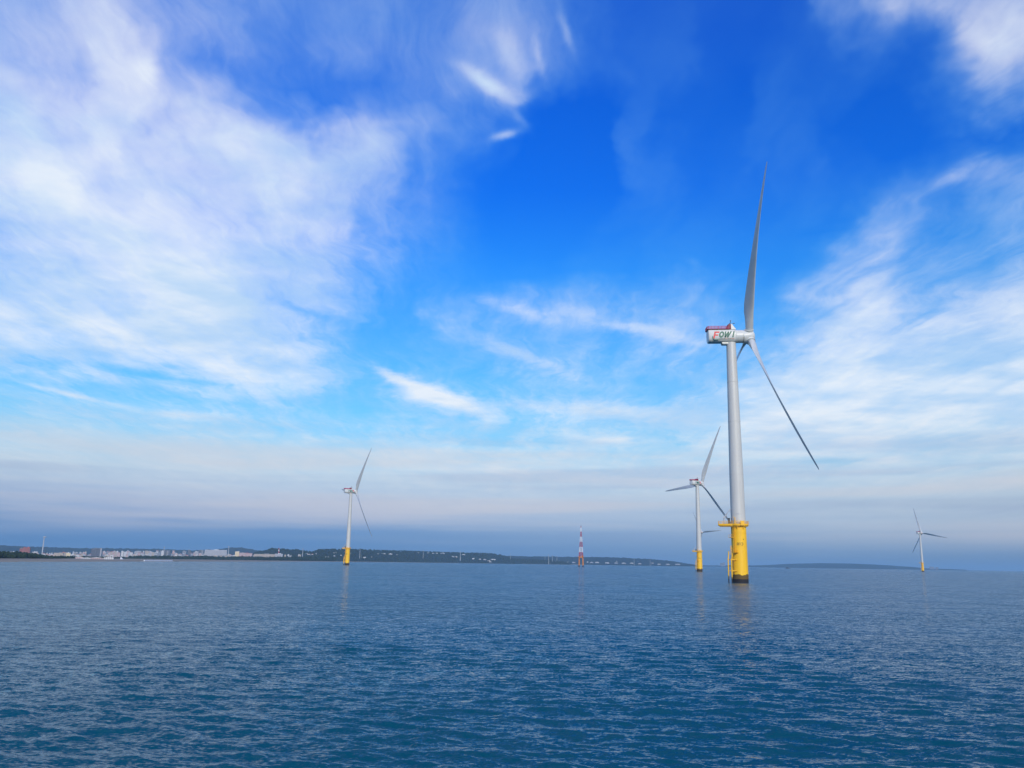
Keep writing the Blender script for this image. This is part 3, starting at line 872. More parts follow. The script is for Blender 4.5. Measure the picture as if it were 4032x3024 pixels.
def make_nacelle(root, yaw, phi, lettering, blade_me, parts):
    """head of the turbine: nacelle, hub and blades, in the root's own axes"""
    inv = root.matrix_basis.inverted()
    ax = Vector((math.cos(yaw) * math.cos(TILT), math.sin(yaw) * math.cos(TILT), math.sin(TILT)))
    hub = Vector((OVER * math.cos(yaw), OVER * math.sin(yaw), HUB_H))
    side = Vector((0, 0, 1)).cross(ax).normalized(); upv = ax.cross(side)
    M0 = Matrix.Identity(4)
    for i in range(3):
        M0[i][0], M0[i][1], M0[i][2], M0[i][3] = ax[i], side[i], upv[i], hub[i]
    R3 = inv.to_3x3().to_4x4()
    MN = R3 @ M0
    MB_ = R3 @ (M0 @ Matrix.Rotation(TILT - 0.015, 4, 'Y'))          # the housing itself sits level
    if not parts:
        x = MB()
        xs = [(-18.75, .88), (-18.6, .95), (-18.2, 1.0), (-7.5, 1.0), (-6.6, .985), (-6.05, .97)]
        x.rings([superoval(a, 2.95 * k, 3.05 * k, 3.6 if a < -7 else 2.6, cut=.16) for a, k in xs])
        parts['nacelle'] = x.mesh('nacelle', MT['nacelle'], True, 32)
        x = MB(); x.rings([superoval(a, 1.5, h, 5, n=32, zc=-3.25) for a, h in ((-12.6, .35), (-12.2, .75), (-9.8, .75), (-9.4, .4))])
        parts['service_hatch'] = x.mesh('service_hatch', MT['nacelle'], True, 30)
        x = MB(); x.lathe([(-6.25, 2.9), (-6.2, 3.06), (-5.95, 3.06), (-5.9, 2.98), (-3.05, 2.98), (-3.0, 2.9)], 56, 'X')
        parts['generator'] = x.mesh('generator', MT['nacelle'], True, 35)
        # helicopter hoisting deck: red mesh guard rail
        x = MB(); z0, z1 = 3.02, 4.3
        x0, x1, hw = -19.15, -9.6, 2.75
        crn = [(x1, -hw), (x0 + .5, -hw), (x0, -hw + .6), (x0, hw - .6), (x0 + .5, hw), (x1, hw)]
        for (ax0, ay0), (ax1, ay1) in zip(crn[:-1], crn[1:]):
            p, q = Vector((ax0, ay0, 0)), Vector((ax1, ay1, 0)); ln = (q - p).length
            for zz in (z0 + .06, z0 + .75, z1):
                x.tube(p + Vector((0, 0, zz)), q + Vector((0, 0, zz)), .07, n=6)
            for s in range(int(ln / 1.55) + 1):
                c = p.lerp(q, min(1, s * 1.55 / ln)); x.tube(c + Vector((0, 0, z0 - .3)), c + Vector((0, 0, z1)), .08, n=6)
            nb = max(1, int(ln / .24)); rt = Matrix.Rotation(math.atan2(q.y - p.y, q.x - p.x), 3, 'Z')
            for s in range(nb):
                x.box(p.lerp(q, (s + .5) / nb) + Vector((0, 0, (z0 + z1) / 2)), (.10, .03, z1 - z0 - .1), rt)
        parts['hoist_railing'] = x.mesh('hoist_railing', MT['red'], False)
        x = MB(); x.box((-14.4, 0, 3.09), (9.6, 5.3, .12))
        parts['hoist_deck'] = x.mesh('hoist_deck', MT['dark_red'], False)
        x = MB(); x.box((-9.0, 0, 4.15), (1.2, 4.9, 2.3))
        for k in range(9):
            x.box((-9.64, 0, 3.2 + k * .24), (.1, 4.7, .1))
        for k in range(9):
            x.box((-9.0, -2.48, 3.2 + k * .24), (1.0, .06, .1))
        parts['cooler'] = x.mesh('cooler', MT['dark_red'], False)
        x = MB(); w = .22
        pr = [(-8.38, 2.7), (-8.38, 5.2), (-8.0, 5.4), (-7.4, 4.4), (-6.3, 2.95), (-6.3, 2.7)]
        x.rings([[(a, -w, z) for a, z in pr], [(a, w, z) for a, z in pr]])
        parts['cooler_fairing'] = x.mesh('cooler_fairing', MT['nacelle'], False)
        x = MB()
        x.tube((-8.2, -2.3, 5.3), (-8.2, 2.3, 5.3), .12, n=6)
        x.tube((-8.6, -1.0, 5.0), (-8.2, -1.0, 7.2), .12, n=6); x.tube((-8.2, 1.0, 5.2), (-8.2, 1.0, 6.6), .08, n=6)
        x.tube((-8.9, -1.0, 5.9), (-7.9, -1.0, 6.2), .1, n=6); x.box((-8.15, -1.0, 7.2), (.5, .3, .4))
        x.tube((-8.2, -2.2, 5.3), (-7.0, -2.2, 5.6), .1, n=6); x.box((-6.9, -2.2, 5.65), (.5, .35, .3))
        parts['weather_mast'] = x.mesh('weather_mast', MT['dark_steel'], False)
        x = MB()
        x.lathe([(-2.95, 2.6), (-2.9, 3.0), (-2.0, 3.06), (.3, 3.05), (1.2, 2.85), (1.9, 2.35), (2.3, 1.6), (2.48, .8), (2.52, .02)], 56, 'X')
        parts['hub'] = x.mesh('hub', MT['nacelle'], True, 40)
        x = MB(); x.lathe([(1.6, 2.0), (3.0, 1.98), (3.05, 2.1), (3.35, 2.1), (3.4, 1.6)], 40)
        parts['blade_collar'] = x.mesh('blade_collar', MT['nacelle'], True, 35)

    def link(key, parent, mat, name=None):
        o = bpy.data.objects.new(name or key, parts[key] if isinstance(key, str) else key)
        C.objects.link(o); o.parent = parent; o.matrix_local = mat
        return o
    I4 = Matrix.Identity(4)
    nac = link('nacelle', root, MB_)
    for k in ('generator', 'service_hatch', 'hoist_railing', 'hoist_deck', 'cooler', 'weather_mast'):
        link(k, nac, I4)
    for y in (-2.3, 2.3):
        link('cooler_fairing', nac, Matrix.Translation((0, y, 0)))
    lo = bpy.data.objects.new('lettering', lettering); C.objects.link(lo); lo.parent = nac
    lo.matrix_local = Matrix.Translation((-10.5, -2.94, .3)) @ Matrix.Diagonal((1.1, 1, 1.2, 1))
    link('hub', root, MN)
    u = upv.cross(ax)
    for k in range(3):
        a = phi + k * 2 * math.pi / 3
        e = upv * math.cos(a) + u * math.sin(a)
        tg = upv * math.sin(a) - u * math.cos(a)
        B = Matrix.Identity(4)
        for i in range(3):
            B[i][0], B[i][1], B[i][2], B[i][3] = tg[i], ax[i], e[i], hub[i]
        bo = bpy.data.objects.new('blade', blade_me); C.objects.link(bo); bo.parent = root; bo.matrix_local = R3 @ B
        cl = link('blade_collar', bo, I4)


TURB = [  # bearing, distance, yaw, rotor angle
    (0.263064, 382.509, -0.046146, -0.517270, False,
     'huge near wind turbine on a yellow base with FOWI lettering on its nacelle'),
    (-0.186807, 1298.62, 0.586056, -0.625148, True,
     'leftmost offshore wind turbine, alone on a yellow base before the dark wooded hill'),
    (0.218605, 1089.27, 0.573003, -0.453793, True,
     'mid-sized offshore wind turbine just left of the huge near turbine'),
    (0.449546, 2728.08, 0.404471, 0.310355, True,
     'small offshore wind turbine alone at far right, one blade pointing right'),
    (0.220386, 2718.77, 0.519010, 0.567481, True,
     'distant wind turbine almost hidden behind the mid-sized turbine, blade reaching right'),
]
PLATFORM_RZ = -0.2639
blade_me = blade_mesh()
letter_me = {False: lettering_mesh(False), True: lettering_mesh(True)}
head_parts = {}
first = make_turbine()
roots = [first] + [copy_tree(first) for _ in TURB[1:]]
for rt_, (az_, d_, yaw_, phi_, mir, lab) in zip(roots, TURB):
    rt_.location = (d_ * math.sin(az_), d_ * math.cos(az_), 0); rt_.rotation_euler = (0, 0, PLATFORM_RZ)
    tag(rt_, lab, 'wind turbine', 'offshore wind turbines on yellow bases')
    rt_.matrix_basis = Matrix.Translation(rt_.location) @ Matrix.Rotation(PLATFORM_RZ, 4, 'Z')
    make_nacelle(rt_, yaw_, phi_, letter_me[mir], blade_me, head_parts)


# ------------------------------------------------------------------ lattice mast in the sea
def met_mast():
    d = 2100.0
    base = spot(2288, 2229.5, d)
    root = empty('lattice_mast', (base.x, base.y, 0), math.radians(-12))
    k = d * 1.03 / F_PX
    topz = (2229.5 - 2074) * k; deckz = (2229.5 - 2193.5) * k
    for sx in (-1, 1):
        for sy in (-1, 1):
            g = MB(); x, y = sx * 4.3, sy * 3.4
            g.tube((x * 1.12, y * 1.1, 3.6), (x, y, deckz), 1.05, .95, n=14)
            leg = g.obj('jacket_leg', MT['orange'], root)
            h = MB(); h.tube((x * 1.14, y * 1.12, -5), (x * 1.12, y * 1.1, 3.8), 1.25, 1.2, n=14)
            h.obj('weed_sleeve', MT['weed'], leg)
    g = MB(); g.box((0, 0, deckz + .5), (13.5, 10.5, 1.2)); g.box((0, 0, deckz - 1.3), (10.0, 8.0, 1.4))
    for x in (-6.5, 6.5):
        for y in (-5, 0, 5):
            g.tube((x, y, deckz + 1), (x, y, deckz + 2.4), .1, n=6)
    for y in (-5, 5):
        g.tube((-6.5, y, deckz + 2.4), (6.5, y, deckz + 2.4), .1, n=6)
    for x in (-6.5, 6.5):
        g.tube((x, -5, deckz + 2.4), (x, 5, deckz + 2.4), .1, n=6)
    g.obj('jacket_deck', MT['orange'], root)
    g = MB()
    g.box((3.2, -1.5, deckz + 2.4), (3.0, 3.0, 2.6)); g.box((3.2, -1.5, deckz + 3.8), (3.4, 3.4, .2))
    g.obj('equipment_cabin', MT['yellow_dry'], root)
    fr = [(2194, 'mast_red'), (2176, 'mast_white'), (2157, 'mast_red'), (2138, 'mast_white'), (2119, 'mast_red'),
          (2100, 'mast_white'), (2085, 'mast_red')]
    z0 = deckz + 1.1; z9 = topz - 4
    hwid = lambda z: 4.1 * (1 - (z - z0) / (z9 - z0)) + .45
    for i, (py, mname) in enumerate(fr):
        za = max(z0, (2229.5 - py) * k); zb = (2229.5 - fr[i + 1][0]) * k if i + 1 < len(fr) else z9
        g = MB(); nseg = 3; r = .42 - .03 * i
        for s in range(nseg):
            a, b = za + (zb - za) * s / nseg, za + (zb - za) * (s + 1) / nseg
            A = [Vector((sx * hwid(a), sy * hwid(a), a)) for sx, sy in ((-1, -1), (1, -1), (1, 1), (-1, 1))]
            B = [Vector((sx * hwid(b), sy * hwid(b), b)) for sx, sy in ((-1, -1), (1, -1), (1, 1), (-1, 1))]
            for q in range(4):
                w = (q + 1) % 4
                g.tube(A[q], B[q], r, n=6); g.tube(A[q], B[w], r * .6, n=5); g.tube(A[w], B[q], r * .6, n=5)
                g.tube(B[q], B[w], r * .7, n=5)
        if i in (1, 3, 5):
            zc = (za + zb) / 2
            g.tube((-hwid(zc) - 4, 0, zc), (hwid(zc) + 4, 0, zc), .12, n=5)
        g.obj('mast_section', MT[mname], root)
    g = MB(); g.tube((0, 0, z9 - 1), (0, 0, topz), .35, .15, n=8); g.tube((-1, 0, z9 + .6), (1, 0, z9 + .6), .12, n=6)
    g.obj('lightning_rod', MT['dark_steel'], root)
    tag(root, 'red and white banded lattice mast on an orange four-legged base in the sea', 'mast')


met_mast()


# ------------------------------------------------------------------ coast
D_SHORE = [(-1200, 850), (0, 1000), (400, 1300), (640, 1600), (1000, 2330), (1400, 4300), (1800, 6300), (2010, 7000), (2300, 7700)]
D_BELT = [(-1200, 1500), (0, 1700), (200, 2000), (400, 3000), (560, 3600), (700, 3800), (900, 4000), (1100, 4200),
          (1300, 4700), (1800, 6500), (2010, 7150), (2300, 7850)]


def land_z(px, d):
    s, b = lerp_pts(D_SHORE, px), lerp_pts(D_BELT, px)
    return float(np.interp(d, [s - 20, s + 30, b, b + 1500, 12000], [-.5, .2, 1.2, 4.0, 14.0]))


def grid_obj(name, rows, mats, smooth=True):
    nr, nc = len(rows), len(rows[0])
    vs_ = [p for r in rows for p in r]
    fs = [(i * nc + j, i * nc + j + 1, (i + 1) * nc + j + 1, (i + 1) * nc + j) for i in range(nr - 1) for j in range(nc - 1)]
    me = bpy.data.meshes.new(name); me.from_pydata(vs_, [], fs); me.materials.append(mats)
    me.polygons.foreach_set('use_smooth', [smooth] * len(fs)); me.update()
    o = bpy.data.objects.new(name, me); C.objects.link(o)
    return o


MT['sand'] = material('wet_sand', (0.17, 0.14, 0.105), 0.85, 0.0, 0.012, 0.2, stretch=(1, 1, 1), col2=(0.30, 0.25, 0.18))
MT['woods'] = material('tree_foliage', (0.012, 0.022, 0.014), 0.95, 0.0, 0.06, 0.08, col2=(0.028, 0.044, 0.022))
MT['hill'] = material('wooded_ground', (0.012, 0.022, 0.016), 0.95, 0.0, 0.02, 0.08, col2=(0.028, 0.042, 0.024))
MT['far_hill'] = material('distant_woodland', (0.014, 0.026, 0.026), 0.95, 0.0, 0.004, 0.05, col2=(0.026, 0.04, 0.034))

rows = []
for f in (0, .01, .05, .25, .6, 1.0, 1.3, 1.8, 2.4):
    row = []
    for px in range(-1200, 2301, 20):
        s, b = lerp_pts(D_SHORE, px) * (1 + .01 * math.sin(px * .05) + .006 * math.sin(px * .13)), lerp_pts(D_BELT, px)
        d = s - 20 + f * (b - s) if f <= 1 else b * f
        p = spot(px, 2205, d)
        row.append((p.x, p.y, land_z(px, d) if f else -.6))
    rows.append(row)
tag(grid_obj('coastal_flat', rows, MT['sand']), 'low sandy shore along the left', None, None, 'structure')

HILL = {}


def hill(name, label, crest, dfront, depth, back, mat, rough, seed, step=2.0, kind='structure', zb=1.0):
    rg = random.Random(seed)
    x0, x1 = crest[0][0], crest[-1][0]
    n = int((x1 - x0) / step) + 1
    bump = np.random.default_rng(seed)
    prof = [0, .08, .18, .3, .42, .54, .66, .78, .9, 1.0]
    nz = bump.normal(0, 1, (len(prof) + 2, n))
    nz = (nz + np.roll(nz, 1, 1) + np.roll(nz, -1, 1)) / 1.7

    def zf(px, t):
        df = lerp_pts(dfront, px); dc = df + depth
        zc = EYE + (horizon_y(px) - lerp_pts(crest, px)) * dc / F_PX
        k = t * t * (3 - 2 * t)
        k = .55 * k + .45 * t
        return zb + (max(zc, zb) - zb) * k
    HILL[name] = (zf, dfront, depth)
    rows = []
    for i, t in enumerate(prof + [1.5, 2.2]):
        row = []
        for j in range(n):
            px = x0 + (x1 - x0) * j / (n - 1)
            df = lerp_pts(dfront, px)
            if t <= 1:
                d = df + depth * t; z = zf(px, t)
            else:
                d = df + depth + back * (t - 1); z = zf(px, 1.0) * (.6 if t < 2 else 0) - (0 if t < 2 else 3)
            edge = min(1.0, j / 12.0, (n - 1 - j) / 12.0)
            p = spot(px, 2200, d)
            row.append((p.x, p.y, z + nz[i, j] * rough * edge * min(1, t * 4 + .2)))
        rows.append(row)
    return tag(grid_obj(name, rows, mat, True), label, None, None, kind)


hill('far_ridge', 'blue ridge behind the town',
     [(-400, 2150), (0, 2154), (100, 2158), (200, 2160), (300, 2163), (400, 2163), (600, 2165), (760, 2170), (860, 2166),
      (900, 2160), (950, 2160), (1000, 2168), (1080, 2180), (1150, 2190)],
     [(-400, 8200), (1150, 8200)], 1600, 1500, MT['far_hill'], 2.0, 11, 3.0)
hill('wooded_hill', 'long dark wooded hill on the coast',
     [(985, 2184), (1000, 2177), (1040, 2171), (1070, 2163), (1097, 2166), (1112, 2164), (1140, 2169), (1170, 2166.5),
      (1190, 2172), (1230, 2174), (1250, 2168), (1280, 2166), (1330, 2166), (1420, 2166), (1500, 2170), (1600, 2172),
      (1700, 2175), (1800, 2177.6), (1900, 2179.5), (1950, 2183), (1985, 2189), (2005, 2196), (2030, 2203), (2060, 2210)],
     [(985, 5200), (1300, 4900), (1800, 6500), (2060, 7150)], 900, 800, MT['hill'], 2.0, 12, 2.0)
hill('low_headland', 'low dark spit of trees at the end of the hill',
     [(1960, 2200), (2010, 2201), (2080, 2203), (2130, 2204), (2170, 2207), (2200, 2210), (2250, 2216)],
     [(1960, 7250), (2250, 7700)], 200, 300, MT['hill'], 2.0, 13, 2.0)
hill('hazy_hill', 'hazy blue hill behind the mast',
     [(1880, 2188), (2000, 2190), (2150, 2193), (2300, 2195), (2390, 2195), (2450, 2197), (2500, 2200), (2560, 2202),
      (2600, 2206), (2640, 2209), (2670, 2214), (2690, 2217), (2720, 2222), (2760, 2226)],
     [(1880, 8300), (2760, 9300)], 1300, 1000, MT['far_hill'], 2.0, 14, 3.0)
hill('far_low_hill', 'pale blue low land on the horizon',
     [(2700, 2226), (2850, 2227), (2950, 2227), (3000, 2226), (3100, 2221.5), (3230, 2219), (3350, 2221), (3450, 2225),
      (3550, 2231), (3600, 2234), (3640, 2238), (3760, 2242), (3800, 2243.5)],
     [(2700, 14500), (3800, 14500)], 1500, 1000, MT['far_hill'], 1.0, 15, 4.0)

_t = (1 + 5 ** .5) / 2
ICO_V = [Vector(v).normalized() for v in ((-1, _t, 0), (1, _t, 0), (-1, -_t, 0), (1, -_t, 0), (0, -1, _t), (0, 1, _t), (0, -1, -_t),
                                          (0, 1, -_t), (_t, 0, -1), (_t, 0, 1), (-_t, 0, -1), (-_t, 0, 1))]
ICO_F = [(0, 11, 5), (0, 5, 1), (0, 1, 7), (0, 7, 10), (0, 10, 11), (1, 5, 9), (5, 11, 4), (11, 10, 2), (10, 7, 6), (7, 1, 8),
         (3, 9, 4), (3, 4, 2), (3, 2, 6), (3, 6, 8), (3, 8, 9), (4, 9, 5), (2, 4, 11), (6, 2, 10), (8, 6, 7), (9, 8, 1)]


def crown(mb, p, r, hz, rg):
    vs_ = [(p[0] + v.x * r * rg.uniform(.65, 1.25), p[1] + v.y * r * rg.uniform(.65, 1.25), p[2] + v.z * hz * rg.uniform(.6, 1.3)) for v in ICO_V]
    mb.add(vs_, ICO_F)


BELT_TOP = [(-1200, 2155), (0, 2173), (60, 2175), (130, 2179), (170, 2186), (200, 2189), (300, 2191), (400, 2193), (450, 2195),
            (500, 2193), (560, 2188), (700, 2190), (800, 2189), (900, 2192), (950, 2190), (1000, 2191), (1100, 2193), (1200, 2191), (1320, 2192)]
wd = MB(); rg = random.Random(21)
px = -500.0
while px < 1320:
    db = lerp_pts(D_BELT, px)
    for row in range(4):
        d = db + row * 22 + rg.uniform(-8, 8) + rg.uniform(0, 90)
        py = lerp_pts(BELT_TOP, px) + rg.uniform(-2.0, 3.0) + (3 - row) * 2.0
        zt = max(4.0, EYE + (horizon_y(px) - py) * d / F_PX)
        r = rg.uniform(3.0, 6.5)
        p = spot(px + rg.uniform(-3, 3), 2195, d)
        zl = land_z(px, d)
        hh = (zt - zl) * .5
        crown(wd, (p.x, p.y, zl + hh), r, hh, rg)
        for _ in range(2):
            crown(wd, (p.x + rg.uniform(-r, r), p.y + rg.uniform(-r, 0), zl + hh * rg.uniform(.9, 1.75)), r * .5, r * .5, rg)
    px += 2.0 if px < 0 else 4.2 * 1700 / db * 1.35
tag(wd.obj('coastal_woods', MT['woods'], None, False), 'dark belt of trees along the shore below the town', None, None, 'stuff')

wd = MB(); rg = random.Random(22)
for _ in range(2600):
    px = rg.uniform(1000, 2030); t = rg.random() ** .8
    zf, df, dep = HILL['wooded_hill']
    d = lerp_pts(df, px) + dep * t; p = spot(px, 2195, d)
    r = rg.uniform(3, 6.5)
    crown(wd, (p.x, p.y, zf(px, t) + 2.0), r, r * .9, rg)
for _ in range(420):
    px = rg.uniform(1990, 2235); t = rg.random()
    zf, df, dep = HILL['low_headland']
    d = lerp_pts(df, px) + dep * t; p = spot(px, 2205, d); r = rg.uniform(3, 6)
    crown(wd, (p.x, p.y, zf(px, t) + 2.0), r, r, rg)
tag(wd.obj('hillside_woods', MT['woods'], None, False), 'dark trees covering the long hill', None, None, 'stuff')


# ------------------------------------------------------------------ turbines ashore
def land_turbine(h):
    root = empty('land_wind_turbine')
    g = MB(); g.lathe([(-2, 2.1), (h * .5, 1.65), (h - 1.2, 1.2)], 20); g.obj('tower', MT['land_tower'], root)
    g = MB(); g.rings([superoval(x, 1.7 * k, 1.7 * k, 3, 20) for x, k in ((-6, .8), (-5.5, 1), (1.6, 1), (2.2, .85))])
    g.obj('nacelle', MT['land_tower'], root, mat=Matrix.Translation((0, 0, h)))
    g = MB(); g.lathe([(2.2, 1.3), (3.2, 1.4), (4.4, .9), (5.0, .1)], 20, 'X')
    g.obj('hub', MT['land_tower'], root, mat=Matrix.Translation((0, 0, h)))
    st = [(.6, 1.6, 1.6), (3, 1.7, 1.4), (7, 2.6, .8), (14, 2.1, .5), (24, 1.3, .28), (32, .7, .12), (35, .12, .04)]
    bm_ = MB()
    bm_.rings([[(c * .5 * math.cos(a) * .95, 3.4 + th * .5 * math.sin(a) + c * .2 * math.cos(a), r) for a in [2 * math.pi * i / 12 for i in range(12)]] for r, c, th in st])
    me = bm_.mesh('blade', MT['land_tower'])
    for k in range(3):
        o = bpy.data.objects.new('blade', me); C.objects.link(o); o.parent = root
        o.matrix_local = Matrix.Translation((0, 0, h)) @ Matrix.Rotation(k * 2 * math.pi / 3, 4, 'X') @ Matrix.Rotation(-math.pi / 2, 4, 'Z')
    return root


LT = [  # hub px, hub py, base py, distance, yaw, rotor turn, label
    (164, 2114, 2196, 2450, -.9, .3, 'tallest land turbine, at the far left beside the red-brown apartment blocks'),
    (643, 2153, 2196, 4300, .2, .5, 'land turbine left of centre in the town, in front of a white block'),
    (898, 2152, 2192, 4500, .6, -.5, 'land turbine just right of the big pale hall'),
    (1191, 2161, 2190, 4950, -.6, .9, 'land turbine between the striped chimney and the leftmost offshore turbine'),
    (1416, 2163, 2198, 5300, .3, .2, 'land turbine on the wooded hill just right of the leftmost offshore turbine'),
    (1666, 2168, 2198, 6300, -.5, .6, 'land turbine near the middle of the wooded hill, above a few white sheds'),
    (1812, 2170, 2207, 6600, .4, .0, 'land turbine on the wooded hill beside a white block of flats'),
    (2010, 2178, 2201, 7300, -.8, .4, 'land turbine with a bright top at the right end of the wooded hill'),
    (2146, 2193, 2206, 9000, .2, .8, 'faintest land turbine, small and hazy left of the row before the mast'),
    (2160, 2183, 2214, 7560, -.3, .1, 'tallest of the close row of land turbines left of the lattice mast'),
    (2175, 2188, 2213, 7700, .5, .7, 'middle land turbine of the close row left of the lattice mast'),
    (2193, 2190, 2214, 7850, .1, .4, 'land turbine nearest the lattice mast in the close row left of it'),
    (2497, 2200, 2220, 8700, -.4, .9, 'land turbine on the hazy shore right of the mast, the left of a pair'),
    (2560, 2201, 2221, 8800, .3, .3, 'land turbine on the hazy shore right of the mast, above a red shed'),
]
proto = land_turbine(66.0)
for i, (px, py, pb, d, yaw, turn, lab) in enumerate(LT):
    o = proto if i == 0 else copy_tree(proto)
    p = spot(px, pb, d); zb = land_z(px, d) if px < 1250 or px > 2100 else max(1.0, p.z)
    zt = spot(px, py, d).z
    s = (zt - zb) / 66.0
    o.location = (p.x, p.y, zb); o.scale = (s, s, s); o.rotation_euler = (0, 0, yaw - 1.2)
    for ch in o.children:
        if ch.name.startswith('blade'):
            ch.matrix_local = Matrix.Translation((0, 0, 66.0)) @ Matrix.Rotation(turn, 4, 'X') @ Matrix.Translation((0, 0, -66.0)) @ ch.matrix_local
    tag(o, lab, 'wind turbine', 'wind turbines along the shore')


# ------------------------------------------------------------------ buildings
def facade(name, wall, glass=(0.05, 0.06, 0.08), win=.62):
    mt = bpy.data.materials.new(name); mt.use_nodes = True
    t = mt.node_tree; b = t.nodes['Principled BSDF']; b.inputs['Roughness'].default_value = .7
    tc = t.nodes.new('ShaderNodeTexCoord'); sp = t.nodes.new('ShaderNodeSeparateXYZ'); cb = t.nodes.new('ShaderNodeCombineXYZ')
    ad = t.nodes.new('ShaderNodeMath'); ad.operation = 'ADD'
    t.links.new(tc.outputs['Object'], sp.inputs[0]); t.links.new(sp.outputs[0], ad.inputs[0]); t.links.new(sp.outputs[1], ad.inputs[1])
    t.links.new(ad.outputs[0], cb.inputs[0]); t.links.new(sp.outputs[2], cb.inputs[1])
    br = t.nodes.new('ShaderNodeTexBrick'); t.links.new(cb.outputs[0], br.inputs['Vector'])
    br.offset = 0.0; br.inputs['Scale'].default_value = 1.0
    br.inputs['Brick Width'].default_value = 4.2; br.inputs['Row Height'].default_value = 3.3
    br.inputs['Mortar Size'].default_value = win; br.inputs['Mortar Smooth'].default_value = 0.0
    br.inputs['Color1'].default_value = (*glass, 1); br.inputs['Color2'].default_value = (*[c * 1.6 for c in glass], 1)
    br.inputs['Mortar'].default_value = (*wall, 1)
    t.links.new(br.outputs[0], b.inputs['Base Color'])
    return mt


FC = {'white': facade('white_render', (.56, .55, .54), win=1.1), 'grey': facade('grey_render', (.30, .31, .34)),
      'dark': facade('dark_tiles', (.10, .105, .13), win=.8), 'beige': facade('beige_render', (.46, .38, .30), win=.9),
      'pink': facade('pinkish_render', (.50, .36, .34), win=1.0), 'red': facade('red_brown_tiles', (.30, .10, .09), win=.9),
      'cream': facade('cream_render', (.70, .58, .36), win=1.2), 'pale': facade('pale_grey_render', (.42, .42, .44), win=.9)}
MT['roof_white'] = material('white_sheet_roof', (.56, .57, .58), .5, .05, .1)
MT['roof_grey'] = material('grey_roof', (.22, .22, .23), .8, .1, .1)
MT['roof_red'] = material('red_sheet_roof', (.36, .09, .09), .7, .1, .1)
BMESH = {}


def building(name, label, px0, px1, py, d, col, group=None, roof='roof_grey', form='block', zbase=None, cat='building', rz=None, seed=0):
    rg = random.Random(int(px0 * 7 + py * 3 + d + seed))
    pc = spot((px0 + px1) / 2, py, d)
    w = (px1 - px0) * d / F_PX * 1.0
    if zbase is None: zbase = land_z((px0 + px1) / 2, d) - .5
    h = max(2.5, pc.z - zbase)
    dep = max(5.0, min(w * .7, 22))
    root = empty(name, (pc.x, pc.y, zbase), -math.atan2(pc.x, pc.y) + (rg.uniform(-.12, .12) if rz is None else rz))
    g = MB(); g.box((0, 0, h / 2), (w, dep, h))
    if form == 'tower':
        g.box((w * .18, -dep * .53, h * .47), (w * .3, 1.6, h * .94)); g.box((-w * .25, -dep * .53, h * .47), (w * .2, 1.2, h * .94))
    g.obj('wall', FC[col], root, False)
    g = MB()
    if form == 'shed':
        pr = [(-w / 2 - .4, h + .003), (0, h + max(1.2, w * .06)), (w / 2 + .4, h + .003)]
        g.rings([[(x, y, z) for x, z in pr] for y in (-dep / 2 - .4, dep / 2 + .4)])
    else:
        g.box((0, 0, h + .35), (w + .3, dep + .3, .7))
        g.box((w * rg.uniform(-.25, .25), 0, h + 1.9), (max(2.5, w * .22), dep * .4, 2.6))
        if form == 'tower': g.box((-w * .3, dep * .1, h + 1.5), (w * .15, dep * .3, 1.9))
    g.obj('roof', MT[roof], root, False)
    tag(root, label, cat, group)
    return root


B = building
G1 = 'red-brown apartment blocks at the far left'
B('apartment_block', 'lower left half of the pair of red-brown apartment blocks at the far left', 80, 94, 2160, 3300, 'red', G1, 'roof_grey', 'tower')
B('apartment_block', 'taller right half of the pair of red-brown apartment blocks at the far left', 95, 117, 2157, 3200, 'red', G1, 'roof_red', 'tower')
G2 = 'cluster of dark grey tower blocks'
for lab, a, b_, y in (('leftmost of the clustered dark grey tower blocks in the town', 361, 372, 2162),
                      ('tallest and narrow block in the cluster of dark grey towers', 374, 382, 2159.5),
                      ('third from left in the cluster of dark grey tower blocks', 384, 393, 2160.5),
                      ('rightmost, paler block in the cluster of dark grey towers', 395, 401, 2160)):
    B('tower_block', lab, a, b_, y, 4600, 'pale' if a == 395 else 'dark', G2, 'roof_grey', 'tower')
B('exhibition_hall', 'very long pale windowless hall towering over the town, left of a turbine', 812, 889, 2166, 5200, 'pale', None, 'roof_white', 'block', rz=0.0)
B('factory', 'cream coloured block lit by the sun right of the big pale hall', 927, 942, 2172, 5000, 'cream', None, 'roof_white')
B('warehouse', 'long pinkish low building joined to the right of the cream block', 943, 966, 2177, 4980, 'pink')
B('warehouse', 'pink-grey low building with a reddish end, second right of the cream block', 967, 992, 2178.5, 4990, 'pink', None, 'roof_red')
B('warehouse', 'long beige row building left of the striped chimney', 1004, 1088, 2182, 5000, 'beige', None, 'roof_grey', rz=0.0)
B('warehouse', 'small pale building at the foot of the striped chimney', 1084, 1112, 2181, 4985, 'pale', None, 'roof_white')
G3 = 'grey tower blocks left of the big pale hall'
for lab, a, b_, y, c in (('slim dark tower block standing alone left of the white-topped block', 741, 751, 2166, 'dark'),
                         ('low grey block with a bright white top left of the big hall', 768, 781, 2172, 'pale'),
                         ('wide dark grey tower block touching the white-topped block', 783, 792, 2166.5, 'dark'),
                         ('grey-pink tower block next to the left end of the big hall', 793, 801, 2167, 'grey'),
                         ('wide dark grey slab just right of the turbine in the town', 646, 656, 2168, 'dark'),
                         ('middle slab of the three dark grey slabs right of the town turbine', 657, 664, 2168.5, 'grey'),
                         ('rightmost of the three dark grey slabs right of the town turbine', 665, 671, 2169.5, 'dark'),
                         ('slim orange-pink tower block right of the dark grey slabs', 680, 687, 2168, 'pink'),
                         ('grey block in haze between orange-pink tower and slim dark tower', 720, 733, 2170, 'grey')):
    B('tower_block', lab, a, b_, y, 5600, c, G3, 'roof_white' if a == 768 else 'roof_grey', 'tower')
